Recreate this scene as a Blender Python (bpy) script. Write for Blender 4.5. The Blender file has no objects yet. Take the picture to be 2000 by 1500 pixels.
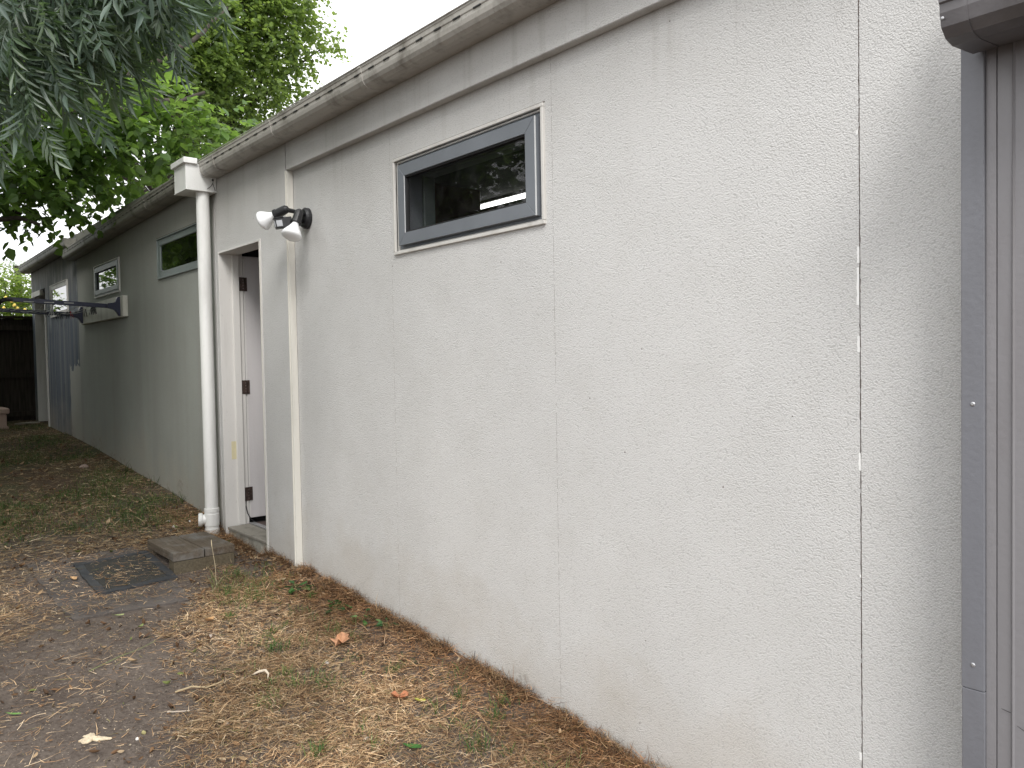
import bpy, bmesh, math, random
import numpy as np
from mathutils import Vector, Matrix
random.seed(7)
rng = np.random.default_rng(11)
S = bpy.context.scene
COL = S.collection

# ------------------------------------------------------------------ camera, world, sun, exposure
cam = bpy.data.cameras.new('camera')
camo = bpy.data.objects.new('camera', cam); COL.objects.link(camo)
F = Vector((-0.7623788, 0.6464488, -0.0297055)); R = Vector((0.6470370, 0.7622472, -0.0179586)); U = Vector((-0.0110336, 0.0329119, 0.9993974))
CAM = Vector((0, -2.1, 1.45))
camo.matrix_world = Matrix(((R.x, U.x, -F.x, CAM.x), (R.y, U.y, -F.y, CAM.y), (R.z, U.z, -F.z, CAM.z), (0, 0, 0, 1)))
cam.sensor_width = 36; cam.lens = 36 * 1550 / 2000
cam.clip_start = .05; cam.clip_end = 600
S.camera = camo

SUN = Vector((0.62, -0.42, 0.78)).normalized()
w = bpy.data.worlds.new('World'); S.world = w; w.use_nodes = True
nt = w.node_tree; N = nt.nodes; L = nt.links
bg = N['Background']
sky = N.new('ShaderNodeTexSky'); sky.sky_type = 'NISHITA'; sky.sun_disc = False
sky.sun_elevation = math.asin(SUN.z); sky.sun_rotation = math.atan2(SUN.x, SUN.y)
tc = N.new('ShaderNodeTexCoord'); no = N.new('ShaderNodeTexNoise'); no.inputs['Scale'].default_value = 3.2; no.inputs['Detail'].default_value = 5
L.new(tc.outputs['Generated'], no.inputs['Vector'])
rp = N.new('ShaderNodeMapRange'); rp.inputs['From Min'].default_value = .30; rp.inputs['From Max'].default_value = .44
L.new(no.outputs['Fac'], rp.inputs['Value'])
mx = N.new('ShaderNodeMix'); mx.data_type = 'RGBA'
L.new(rp.outputs['Result'], mx.inputs[0]); L.new(sky.outputs['Color'], mx.inputs[6]); mx.inputs[7].default_value = (12.4, 12.5, 12.7, 1)
L.new(mx.outputs[2], bg.inputs['Color']); bg.inputs['Strength'].default_value = .1

sl = bpy.data.lights.new('sun', 'SUN'); sl.energy = 1.8; sl.angle = math.radians(22); sl.color = (1, .975, .94)
so = bpy.data.objects.new('sun', sl); COL.objects.link(so); so.location = (3, -6, 8)
so.rotation_euler = SUN.to_track_quat('Z', 'Y').to_euler()
S.view_settings.view_transform = 'Standard'; S.view_settings.look = 'None'
S.view_settings.exposure = 0.62; S.view_settings.gamma = 1; S.view_settings.use_curve_mapping = False
S.render.engine = 'CYCLES'; S.cycles.max_bounces = 8; S.cycles.transparent_max_bounces = 12

# ------------------------------------------------------------------ helpers
def link(name, me, mat=None, parent=None, **props):
    o = bpy.data.objects.new(name, me); COL.objects.link(o)
    if mat is not None and me is not None and not me.materials: me.materials.append(mat)
    if parent is not None:
        o.parent = parent; o.matrix_parent_inverse = world_of(parent).inverted()
    for k, v in props.items(): o[k] = v
    return o
def world_of(o):
    m = o.matrix_basis.copy()
    if o.parent: m = world_of(o.parent) @ o.matrix_parent_inverse @ m
    return m
def thing(name, label, cat, loc=(0, 0, 0), group=None):
    o = bpy.data.objects.new(name, None); COL.objects.link(o); o.location = loc; o.empty_display_size = .2
    o['label'] = label; o['category'] = cat
    if group: o['group'] = group
    return o
def tag(o, label, cat, group=None):
    o['label'] = label; o['category'] = cat
    if group: o['group'] = group
    return o
def rebase(o, loc):
    loc = Vector(loc); o.data.transform(Matrix.Translation(-loc)); o.location = loc; return o
def fin(bm, name, mat, parent=None, smooth=False, recalc=True, **p):
    if recalc: bmesh.ops.recalc_face_normals(bm, faces=bm.faces)
    me = bpy.data.meshes.new(name); bm.to_mesh(me); bm.free()
    if smooth:
        me.shade_smooth(); me.set_sharp_from_angle(angle=math.radians(48))
    return link(name, me, mat, parent, **p)
def box(bm, x0, x1, y0, y1, z0, z1, bev=0.0, seg=1):
    r = bmesh.ops.create_cube(bm, size=1)
    vs = r['verts']
    for v in vs: v.co = Vector(((x0 + x1) / 2 + v.co.x * (x1 - x0), (y0 + y1) / 2 + v.co.y * (y1 - y0), (z0 + z1) / 2 + v.co.z * (z1 - z0)))
    if bev:
        es = list({e for v in vs for e in v.link_edges})
        bmesh.ops.bevel(bm, geom=es, offset=bev, segments=seg, affect='EDGES', profile=.6)
def bx(name, mat, parent, *b, bev=0.0, **p):
    bm = bmesh.new(); box(bm, *b, bev=bev); return fin(bm, name, mat, parent, **p)
def cyl(bm, p0, p1, r0, r1=None, n=16, caps=True):
    p0, p1 = Vector(p0), Vector(p1); r1 = r0 if r1 is None else r1
    d = (p1 - p0); q = d.to_track_quat('Z', 'Y').to_matrix()
    a = [bm.verts.new(p0 + q @ Vector((r0 * math.cos(2 * math.pi * i / n), r0 * math.sin(2 * math.pi * i / n), 0))) for i in range(n)]
    b = [bm.verts.new(p1 + q @ Vector((r1 * math.cos(2 * math.pi * i / n), r1 * math.sin(2 * math.pi * i / n), 0))) for i in range(n)]
    for i in range(n): bm.faces.new((a[i], a[(i + 1) % n], b[(i + 1) % n], b[i]))
    if caps: bm.faces.new(a[::-1]); bm.faces.new(b)
def lathe(bm, p0, axis, prof, n=24):
    p0 = Vector(p0); q = Vector(axis).to_track_quat('Z', 'Y').to_matrix(); rings = []
    for r, h in prof:
        rings.append([bm.verts.new(p0 + q @ Vector((r * math.cos(2 * math.pi * i / n), r * math.sin(2 * math.pi * i / n), h))) for i in range(n)])
    for a, b in zip(rings, rings[1:]):
        for i in range(n): bm.faces.new((a[i], a[(i + 1) % n], b[(i + 1) % n], b[i]))
    bm.faces.new(rings[0][::-1]); bm.faces.new(rings[-1])
def tube(bm, pts, rad, n=8):
    pts = [Vector(p) for p in pts]; rings = []
    for i, p in enumerate(pts):
        d = (pts[min(i + 1, len(pts) - 1)] - pts[max(i - 1, 0)]); q = d.to_track_quat('Z', 'Y').to_matrix()
        r = rad[i] if hasattr(rad, '__len__') else rad
        rings.append([bm.verts.new(p + q @ Vector((r * math.cos(2 * math.pi * k / n), r * math.sin(2 * math.pi * k / n), 0))) for k in range(n)])
    for a, b in zip(rings, rings[1:]):
        for i in range(n): bm.faces.new((a[i], a[(i + 1) % n], b[(i + 1) % n], b[i]))
    bm.faces.new(rings[0][::-1]); bm.faces.new(rings[-1])
def holed(bm, x0, x1, z0, z1, holes, y0, y1):
    """a slab in XZ of thickness y0..y1 with rectangular openings"""
    xs = sorted({x0, x1, *[h[i] for h in holes for i in (0, 1) if x0 < h[i] < x1]}); zs = sorted({z0, z1, *[h[i] for h in holes for i in (2, 3) if z0 < h[i] < z1]})
    def hole(i, j):
        if i < 0 or j < 0 or i >= len(xs) - 1 or j >= len(zs) - 1: return True
        cx, cz = (xs[i] + xs[i + 1]) / 2, (zs[j] + zs[j + 1]) / 2
        return any(h[0] < cx < h[1] and h[2] < cz < h[3] for h in holes)
    V = {}
    def v(i, j, k):
        if (i, j, k) not in V: V[i, j, k] = bm.verts.new((xs[i], (y0, y1)[k], zs[j]))
        return V[i, j, k]
    for i in range(len(xs) - 1):
        for j in range(len(zs) - 1):
            if hole(i, j): continue
            bm.faces.new((v(i, j, 0), v(i + 1, j, 0), v(i + 1, j + 1, 0), v(i, j + 1, 0)))
            bm.faces.new((v(i, j, 1), v(i, j + 1, 1), v(i + 1, j + 1, 1), v(i + 1, j, 1)))
            if hole(i - 1, j): bm.faces.new((v(i, j, 0), v(i, j + 1, 0), v(i, j + 1, 1), v(i, j, 1)))
            if hole(i + 1, j): bm.faces.new((v(i + 1, j, 0), v(i + 1, j, 1), v(i + 1, j + 1, 1), v(i + 1, j + 1, 0)))
            if hole(i, j - 1): bm.faces.new((v(i, j, 0), v(i, j, 1), v(i + 1, j, 1), v(i + 1, j, 0)))
            if hole(i, j + 1): bm.faces.new((v(i, j + 1, 0), v(i + 1, j + 1, 0), v(i + 1, j + 1, 1), v(i, j + 1, 1)))
def extr_x(bm, prof, x0, x1, dz=0.0, dy=0.0):
    """closed profile of (y, z) swept along X; dz/dy shift at x1"""
    a = [bm.verts.new((x0, y, z)) for y, z in prof]; b = [bm.verts.new((x1, y + dy, z + dz)) for y, z in prof]; n = len(prof)
    for i in range(n): bm.faces.new((a[i], a[(i + 1) % n], b[(i + 1) % n], b[i]))
    bm.faces.new(a[::-1]); bm.faces.new(b)
def soup(name, V, Fq, mat, parent=None, col=None, uvw=None, **p):
    """fast mesh out of numpy arrays: V (n,3), Fq (m,k) index array, col (n,3) per-vertex colour"""
    me = bpy.data.meshes.new(name); V = np.asarray(V, np.float32); Fq = np.asarray(Fq, np.int32)
    me.vertices.add(len(V)); me.vertices.foreach_set('co', V.ravel())
    m, k = Fq.shape
    me.loops.add(m * k); me.loops.foreach_set('vertex_index', Fq.ravel())
    me.polygons.add(m); me.polygons.foreach_set('loop_start', np.arange(0, m * k, k, dtype=np.int32)); me.polygons.foreach_set('loop_total', np.full(m, k, np.int32))
    if col is not None:
        at = me.color_attributes.new('tint', 'FLOAT_COLOR', 'POINT'); c = np.ones((len(V), 4), np.float32); c[:, :3] = col
        at.data.foreach_set('color', c.ravel())
    me.update(); me.validate()
    return link(name, me, mat, parent, **p)

# ------------------------------------------------------------------ material helpers
class M:
    def __init__(s, name):
        s.m = bpy.data.materials.new(name); s.m.use_nodes = True; s.nt = s.m.node_tree; s.N = s.nt.nodes; s.L = s.nt.links
        s.b = s.N['Principled BSDF']; s.out = s.N['Material Output']
        s.tc = s.N.new('ShaderNodeTexCoord')
        g = s.N.new('ShaderNodeNewGeometry'); s.P = g.outputs['Position']
    def node(s, t, **kw):
        n = s.N.new(t)
        for k, v in kw.items():
            if k in n.inputs: 
                if isinstance(v, bpy.types.NodeSocket): s.L.new(v, n.inputs[k])
                else: n.inputs[k].default_value = v
            else: setattr(n, k, v)
        return n
    def scale(s, vec, v):
        n = s.node('ShaderNodeVectorMath', operation='MULTIPLY'); s.L.new(vec, n.inputs[0]); n.inputs[1].default_value = v; return n.outputs[0]
    def noise(s, sc, det=3, rough=.55, vec=None, stretch=None, dist=0):
        v = vec or s.P
        if stretch: v = s.scale(v, stretch)
        n = s.node('ShaderNodeTexNoise', Scale=sc, Detail=det, Roughness=rough, Distortion=dist); s.L.new(v, n.inputs['Vector']); return n.outputs['Fac']
    def vor(s, sc, feature='F1', vec=None):
        n = s.node('ShaderNodeTexVoronoi', Scale=sc); n.feature = feature; s.L.new(vec or s.P, n.inputs['Vector']); return n
    def rng(s, x, a, b, c=0., d=1., smooth=False):
        n = s.node('ShaderNodeMapRange'); s.L.new(x, n.inputs['Value'])
        for k, v in zip(('From Min', 'From Max', 'To Min', 'To Max'), (a, b, c, d)): n.inputs[k].default_value = v
        if smooth: n.interpolation_type = 'SMOOTHSTEP'
        return n.outputs['Result']
    def math(s, op, a, b=None):
        n = s.node('ShaderNodeMath', operation=op)
        for i, x in enumerate((a, b)):
            if x is None: continue
            if isinstance(x, bpy.types.NodeSocket): s.L.new(x, n.inputs[i])
            else: n.inputs[i].default_value = x
        return n.outputs[0]
    def mix(s, f, a, b, mode='MIX'):
        n = s.node('ShaderNodeMix', data_type='RGBA', blend_type=mode)
        for i, x in ((0, f), (6, a), (7, b)):
            if isinstance(x, bpy.types.NodeSocket): s.L.new(x, n.inputs[i])
            elif i: n.inputs[i].default_value = (*x, 1)
            else: n.inputs[i].default_value = x
        return n.outputs[2]
    def xyz(s, vec=None):
        n = s.node('ShaderNodeSeparateXYZ'); s.L.new(vec or s.P, n.inputs[0]); return n.outputs
    def bump(s, h, dist=.01, st=1., prev=None):
        n = s.node('ShaderNodeBump', Strength=st, Distance=dist); s.L.new(h, n.inputs['Height'])
        if prev: s.L.new(prev, n.inputs['Normal'])
        s.L.new(n.outputs[0], s.b.inputs['Normal']); return n.outputs[0]
    def set(s, **kw):
        for k, v in kw.items():
            k = k.replace('_', ' ')
            if isinstance(v, bpy.types.NodeSocket): s.L.new(v, s.b.inputs[k])
            elif isinstance(v, tuple): s.b.inputs[k].default_value = (*v, 1) if len(v) == 3 else v
            else: s.b.inputs[k].default_value = v
        return s.m
def plain(name, c, rough=.6, var=.12, sc=6., bumpd=.0006, bsc=120., metal=0., spec=.5, dirt=0.):
    k = M(name); n = k.noise(sc, 4)
    col = k.mix(k.rng(n, .3, .7), tuple(x * (1 - var) for x in c), tuple(min(1, x * (1 + var)) for x in c))
    if dirt:
        col = k.mix(k.math('MULTIPLY', k.rng(k.noise(9, 5, .7), .5, .75), dirt), col, (.07, .06, .045))
    k.bump(k.noise(bsc, 2), bumpd)
    return k.set(Base_Color=col, Roughness=rough, Metallic=metal, Specular_IOR_Level=spec)

# stucco : sprayed texture coat, grime and painted overhang shade below the gutter, splash dirt along the foot
def stucco(name, c, grey=False, rear=False):
    k = M(name); x, y, z = k.xyz()
    big = k.noise(.9, 4); mid = k.noise(4.5, 5, .6)
    col = k.mix(k.rng(big, .3, .7), tuple(v * .95 for v in c), tuple(v * 1.03 for v in c))
    col = k.mix(k.rng(mid, .45, .8, 0, .28), col, (c[0] * .80, c[1] * .79, c[2] * .76))
    if grey:
        # leftover blue-grey paint : reaches the corner above 1.45 m, stops short of it below, with a ragged edge
        rag = k.math('ADD', x, k.rng(k.noise(5., 4), .3, .7, -.07, .07))
        hi = k.math('MULTIPLY', k.math('LESS_THAN', rag, -10.09), k.math('GREATER_THAN', k.math('ADD', z, k.rng(k.noise(7., 3), .3, .7, -.09, .09)), 1.47))
        lo = k.math('LESS_THAN', k.math('ADD', x, k.rng(k.noise(5., 4), .3, .7, -.02, .02)), -10.66)
        band = k.math('MAXIMUM', hi, lo)
        st = k.noise(3.2, 4, .6, stretch=(3.2, 1, .14))
        pt = k.mix(k.rng(st, .35, .65), (.085, .105, .14), (.16, .175, .19))
        wash = k.rng(k.noise(5, 5, .65, stretch=(1.6, 1, .45)), .50, .66)
        pt = k.mix(k.math('MULTIPLY', wash, k.rng(z, 1.9, 2.3, 0, .9)), pt, (.46, .47, .46))
        pt = k.mix(k.rng(k.noise(11, 5, .7, stretch=(1, 1, .4)), .58, .7, 0, .7), pt, (.06, .065, .07))
        stripe = k.math('MULTIPLY', k.rng(k.noise(9, 1, .5, stretch=(1, 0, 0)), .55, .6), .45)
        pt = k.mix(stripe, pt, (.26, .27, .26))
        col = k.mix(band, col, pt)
    # rain streaks
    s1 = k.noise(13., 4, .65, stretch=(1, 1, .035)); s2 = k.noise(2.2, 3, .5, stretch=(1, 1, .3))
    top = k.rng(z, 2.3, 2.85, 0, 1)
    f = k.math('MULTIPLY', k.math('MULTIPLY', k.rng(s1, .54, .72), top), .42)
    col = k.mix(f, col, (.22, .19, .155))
    col = k.mix(k.math('MULTIPLY', k.math('MULTIPLY', k.rng(z, 2.15, 2.78, 0, .62), k.rng(x, -5.2, -2.8, 1.15, .6)), k.rng(s2, .35, .6, .6, 1)), col, (.25, .235, .21))  # gutter overhang shade painted in along with brownish grime, strongest on the door bay
    if rear and not grey:
        f = k.math('MULTIPLY', k.rng(k.noise(2.6, 5, .6, stretch=(1, 1, .08)), .40, .70), .40)
        col = k.mix(f, col, (.24, .235, .21))
    # splash grime near the ground, following its slope
    gz = k.math('ADD', z, k.math('MULTIPLY', x, .0745)); gz = k.math('ADD', gz, .15)
    gg = k.math('ADD', gz, k.rng(k.noise(3.3, 4, .6), .3, .7, -.2, .2))
    col = k.mix(k.rng(gg, .0, .42, .38, 0), col, (.40, .35, .28))
    col = k.mix(k.math('MULTIPLY', k.rng(gg, -.10, .07, .7, 0), k.rng(k.noise(30, 4, .7), .45, .66)), col, (.13, .105, .08))
    # flecks
    col = k.mix(k.math('MULTIPLY', k.math('LESS_THAN', k.vor(9.).outputs['Distance'], .026), k.math('GREATER_THAN', k.noise(2.), .5)), col, (.12, .10, .08))
    # relief
    warp = k.node('ShaderNodeVectorMath', operation='ADD'); k.L.new(k.P, warp.inputs[0])
    nn = k.node('ShaderNodeTexNoise', Scale=70., Detail=2.); k.L.new(k.P, nn.inputs['Vector'])
    k.L.new(k.scale(nn.outputs['Color'], (.006, .006, .006)), warp.inputs[1])
    v1 = k.rng(k.vor(225., 'SMOOTH_F1', warp.outputs[0]).outputs['Distance'], 0, .75, 1, 0)
    n1 = k.noise(250., 3, .6)
    h = k.math('ADD', k.math('MULTIPLY', v1, .7), k.math('MULTIPLY', n1, .75))
    bn = k.bump(k.noise(1.7, 2), .012, .6)
    k.bump(h, .0032, .68, bn)
    pit = k.rng(h, .62, .42, 0, .28)
    col = k.mix(pit, col, tuple(v * .42 for v in c))
    return k.set(Base_Color=col, Roughness=.88, Specular_IOR_Level=.25)
CREAM = (.598, .592, .578)
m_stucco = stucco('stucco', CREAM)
m_stucco_rear = stucco('stucco_rear', (.335, .345, .315), rear=True)  # same paint as the near wall; canopy shade and dirt darkened into the base
m_stucco_grey = stucco('stucco_grey_paint', (.37, .37, .335), grey=True, rear=True)
def painted(name, c, grime=.5, rough=.55, streak=(1, 1, .1), gc=(.13, .11, .085)):
    k = M(name); f = k.rng(k.noise(7., 5, .65, stretch=streak), .5, .72, 0, grime)
    col = k.mix(f, k.mix(k.noise(2.5), tuple(v * .94 for v in c), c), gc)
    col = k.mix(k.rng(k.noise(60, 3, .7), .62, .7, 0, .5 * grime), col, gc)
    k.bump(k.noise(70, 3), .0008)
    return k.set(Base_Color=col, Roughness=rough)
m_trim = painted('cream_trim', (.60, .585, .55), .35); m_chip = plain('bare_render', (.82, .82, .80), .8)
m_return = painted('cream_edge_bead', (.68, .66, .60), .3)
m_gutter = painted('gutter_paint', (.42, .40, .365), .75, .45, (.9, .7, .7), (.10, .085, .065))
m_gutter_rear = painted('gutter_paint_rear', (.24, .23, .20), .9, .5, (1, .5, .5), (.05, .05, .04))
m_gut_lip = painted('gutter_lip', (.33, .31, .29), .7, .5)
m_pvc = painted('pvc_pipe', (.76, .76, .735), .2, .4, (1, 1, .25))
m_door = painted('door_paint', (.60, .575, .575), .12, .45)
m_reveal = painted('reveal_paint', (.66, .64, .61), .3, .5)
m_alu = plain('grey_aluminium', (.165, .178, .197), .42, .07, 5, .0002, spec=.5)
m_alu_rear = plain('grey_green_aluminium', (.17, .20, .19), .45, .08, 5, .0002)
m_alu_edge = plain('aluminium_edge', (.62, .63, .63), .35, .05)
m_seal = plain('rubber_seal', (.015, .015, .016), .6)
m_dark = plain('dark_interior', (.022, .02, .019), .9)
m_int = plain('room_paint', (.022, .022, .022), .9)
m_intwood = plain('brown_timber_inside', (.13, .045, .025), .6)
m_hinge = plain('rusty_hinge', (.085, .06, .052), .5, .5, 40, .0005, metal=.5)
m_black = plain('black_plastic', (.018, .018, .02), .42, .2)
m_navy = plain('navy_powdercoat', (.022, .025, .05), .35, .15)
m_cord = plain('pale_cord', (.42, .42, .40), .7)
m_zinc = plain('zinc_screw', (.45, .45, .46), .35, .1, metal=.7)
m_shed = painted('mauve_grey_steel', (.216, .209, .216), .22, .45, (1, 1, .2), (.12, .10, .10))
m_flash = painted('blue_grey_flashing', (.165, .168, .185), .25, .42, (1, 1, .2), (.09, .085, .085))
m_shedgut = plain('shed_gutter_steel', (.125, .118, .122), .42, .2, 12, .0004, dirt=.35)
m_fence = None

def glass(name, refl=.16, tint=.8):
    k = M(name); g = k.node('ShaderNodeBsdfGlossy', Roughness=.015); t = k.node('ShaderNodeBsdfTransparent'); t.inputs[0].default_value = (tint, tint, tint, 1)
    d = k.node('ShaderNodeBsdfDiffuse'); d.inputs[0].default_value = (.35, .36, .35, 1)
    fr = k.node('ShaderNodeLayerWeight', Blend=.5); fz = k.math('ADD', refl, k.math('MULTIPLY', k.math('POWER', fr.outputs['Facing'], 5.), .6)); m1 = k.node('ShaderNodeMixShader'); m2 = k.node('ShaderNodeMixShader')
    k.L.new(fz, m1.inputs[0]); k.L.new(t.outputs[0], m1.inputs[1]); k.L.new(g.outputs[0], m1.inputs[2])
    k.L.new(k.rng(k.noise(14, 5, .7), .45, .8, 0.003, .025), m2.inputs[0]); k.L.new(m1.outputs[0], m2.inputs[1]); k.L.new(d.outputs[0], m2.inputs[2])
    k.L.new(m2.outputs[0], k.out.inputs['Surface']); return k.m
m_glass = glass('dusty_glass', .022, .85); m_glass_rear = glass('tinted_glass', .30, .3)

def leafmat(name, tr=(.10, .22, .02), base=1.0, rough=.45, trf=.35):
    k = M(name); a = k.node('ShaderNodeVertexColor', layer_name='tint'); oi = k.node('ShaderNodeObjectInfo')
    col = k.mix(k.rng(oi.outputs['Random'], 0, 1, 0, .35), a.outputs['Color'], (.03, .05, .015))
    t = k.node('ShaderNodeBsdfTranslucent'); k.L.new(k.mix(.75, k.mix(1, a.outputs['Color'], (2.1, 2.6, .9), 'MULTIPLY'), tr), t.inputs[0])
    m1 = k.node('ShaderNodeMixShader'); m1.inputs[0].default_value = trf
    k.set(Base_Color=col, Roughness=rough, Specular_IOR_Level=.45)
    k.L.new(k.b.outputs[0], m1.inputs[1]); k.L.new(t.outputs[0], m1.inputs[2]); k.L.new(m1.outputs[0], k.out.inputs['Surface']); return k.m
m_leaf = leafmat('broad_leaf', (.25, .37, .07), trf=.5); m_leaf_far = leafmat('bright_leaf', (.36, .46, .10), trf=.55); m_leaf_near = leafmat('lance_leaf', (.14, .22, .08), trf=.3, rough=.38)
m_bark = plain('bark', (.05, .04, .032), .9, .4, 9, .004, 30)
m_twig = plain('green_twig', (.12, .13, .05), .7)

def tinted(name, rough=.9, spec=.15, tr=0.):
    k = M(name); a = k.node('ShaderNodeVertexColor', layer_name='tint'); k.set(Base_Color=a.outputs['Color'], Roughness=rough, Specular_IOR_Level=spec)
    if tr:
        t = k.node('ShaderNodeBsdfTranslucent'); k.L.new(a.outputs['Color'], t.inputs[0]); m1 = k.node('ShaderNodeMixShader'); m1.inputs[0].default_value = tr
        k.L.new(k.b.outputs[0], m1.inputs[1]); k.L.new(t.outputs[0], m1.inputs[2]); k.L.new(m1.outputs[0], k.out.inputs['Surface'])
    return k.m
m_straw = tinted('straw'); m_blade = tinted('grass_blade', .6, .3, .3)

# ------------------------------------------------------------------ ground
GX = [-60, -26, -14, -12, -9.4, -6.2, -4.58, -3.45, -2.26, -1.86, 0, 8, 60]
GZ = [1.1, .9, .76, .69, .555, .31, .195, .12, .03, -.02, -.16, -.5, -1.0]
_ph = rng.random((14, 3)) * 6.28; _fr = rng.normal(size=(14, 2)) * np.array([2.2] * 7 + [9.] * 7)[:, None]
def gz(x, y):
    x = np.asarray(x, float); y = np.asarray(y, float); z = np.interp(x, GX, GZ)
    b = sum(np.sin(_fr[i, 0] * x + _fr[i, 1] * y + _ph[i, 0]) * (.006 if i < 7 else .0022) for i in range(14))
    b *= np.clip(1.2 - np.abs(x + 5) / 14, 0, 1)
    d = np.clip((y + .22) / .22, 0, 1); lip = .018 * d * d * (x > -11) * (y < .1)       # a little heap of litter against the wall
    hol = np.clip((x + 5.82) / .15, 0, 1) * np.clip((-4.88 - x) / .12, 0, 1) * np.clip((y + .27) / .2, 0, 1)   # hollow before the door sill
    return z + b * (1 - .7 * d) + lip * (1 - hol) - .045 * hol
k = M('soil'); x, y, z = k.xyz()
a = k.noise(1.3, 5, .6); b = k.noise(9., 6, .65); c = k.noise(55., 5, .7)
col = k.mix(k.rng(a, .35, .65), (.085, .067, .056), (.135, .110, .093)); col = k.mix(k.rng(b, .4, .7, 0, .6), col, (.17, .142, .12))
col = k.mix(k.rng(c, .3, .55, .65, 0), col, (.035, .026, .021))
pb = k.vor(60.); col = k.mix(k.math('MULTIPLY', k.math('LESS_THAN', pb.outputs['Distance'], .2), k.math('GREATER_THAN', k.noise(31.), .58)), col, (.26, .22, .18))
pb2 = k.vor(120.); col = k.mix(k.math('MULTIPLY', k.math('LESS_THAN', pb2.outputs['Distance'], .22), k.math('GREATER_THAN', k.noise(47.), .6)), col, (.40, .33, .24))
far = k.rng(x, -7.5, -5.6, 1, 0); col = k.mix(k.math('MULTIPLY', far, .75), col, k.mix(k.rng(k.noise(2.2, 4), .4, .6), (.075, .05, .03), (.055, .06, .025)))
bn = k.bump(b, .02, .8); k.bump(k.math('ADD', c, k.math('MULTIPLY', pb.outputs['Distance'], -.4)), .007, .9, bn)
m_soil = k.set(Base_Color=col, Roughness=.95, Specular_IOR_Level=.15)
xs = np.unique(np.concatenate([np.linspace(-60, -16, 12), np.linspace(-16, -7, 90), np.linspace(-7, -1, 200), np.linspace(-1, 8, 30), np.linspace(8, 60, 8)]))
ys = np.unique(np.concatenate([np.linspace(-60, -6, 10), np.linspace(-6, -2.2, 20), np.linspace(-2.2, .2, 84), np.linspace(.2, 60, 14)]))
XX, YY = np.meshgrid(xs, ys, indexing='ij'); ZZ = gz(XX, YY)
idx = np.arange(XX.size).reshape(XX.shape)
Fq = np.stack([idx[:-1, :-1], idx[1:, :-1], idx[1:, 1:], idx[:-1, 1:]], -1).reshape(-1, 4)
g = soup('ground', np.stack([XX, YY, ZZ], -1).reshape(-1, 3), Fq, m_soil, kind='structure'); g.data.shade_smooth()

# ------------------------------------------------------------------ the long building
B = thing('long_rendered_building', 'long single storey cream rendered building with white gutter, filling the right of the photo', 'building', (-5, 0, 0))
FR = 0.0; RC = .045                                   # front plane of the door bay and head band, plane of the recessed wall
WIN = [(-3.395, -2.318, 2.0, 2.443)]
# recessed main wall in panels with open hairline joints
edges = [(-4.56, -3.4483), (-3.4479, -2.2638), (-2.2634, -1.0475), (-1.0445, 3.2)]
for a_, b_ in edges:
    bm = bmesh.new(); holed(bm, a_, b_, -.6, 2.96, [h for h in WIN if h[0] < b_ and h[1] > a_] if a_ != -4.56 else [], RC, RC + .18)
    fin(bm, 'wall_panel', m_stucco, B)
# chips of bare white render in the right hand joint
for i, (z0, z1, wdt, dx) in enumerate([(1.70, 1.745, .005, 0), (1.585, 1.688, .0055, -.001), (1.455, 1.50, .006, .0), (1.128, 1.176, .0045, .001), (.315, .335, .006, 0), (2.05, 2.062, .004, -.003), (.83, .838, .003, 0)]):
    bm = bmesh.new(); n = 9
    L_ = []; R_ = []
    for j in range(n + 1):
        zz = z0 + (z1 - z0) * j / n
        L_.append(bm.verts.new((-1.0475 - wdt + random.uniform(-.0012, .0012) + dx, RC - .0012, zz))); R_.append(bm.verts.new((-1.0465 + dx, RC - .0012, zz)))
    for j in range(n): bm.faces.new((L_[j], R_[j], R_[j + 1], L_[j + 1]))
    r = bmesh.ops.extrude_face_region(bm, geom=bm.faces[:]); bmesh.ops.translate(bm, verts=[v for v in r['geom'] if isinstance(v, bmesh.types.BMVert)], vec=(0, .003, 0))
    fin(bm, 'render_chip', m_chip, B)
# ragged dirt filled crack lips along the joints
for xc, w0, w1, pr_, cc in ((-1.0458, .0006, .0018, .9, (.10, .08, .07)), (-2.2636, .0003, .0010, .8, (.24, .22, .20)), (-3.4481, .0003, .0011, .75, (.26, .24, .21))):
    bm = bmesh.new(); pts = [(xc + random.uniform(-.001, .001) * w1 / .0018, RC - .0002, -.1 + 3.0 * j / 239) for j in range(240)]
    for p, q_ in zip(pts, pts[1:]):
        if random.random() < pr_:
            ww = random.uniform(w0, w1)
            bm.faces.new([bm.verts.new(v) for v in ((p[0] - ww, p[1], p[2]), (p[0] + ww, p[1], p[2]), (q_[0] + ww, q_[1], q_[2]), (q_[0] - ww, q_[1], q_[2]))])
    fin(bm, 'joint_crack', plain('crack_dirt', cc, .95), B, recalc=False, kind='stuff')
m_crack = plain('gap_dirt', (.14, .115, .10), .95)

# head band proud of the wall, door bay in the same plane
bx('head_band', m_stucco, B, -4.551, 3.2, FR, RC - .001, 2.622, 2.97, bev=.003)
DOOR = (-5.70, -4.96, -.6, 2.262)
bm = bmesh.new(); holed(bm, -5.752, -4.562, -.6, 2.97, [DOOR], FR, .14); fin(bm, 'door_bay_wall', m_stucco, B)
# bare cream bead on the step between bay and recessed wall
bx('edge_bead', m_return, B, -4.5615, -4.5495, .004, RC - .0015, .0, 2.6215, bev=.002)
bx('edge_bead', m_return, B, -4.5665, -4.5605, -.003, .006, 0, 2.6215, bev=.001)
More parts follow.
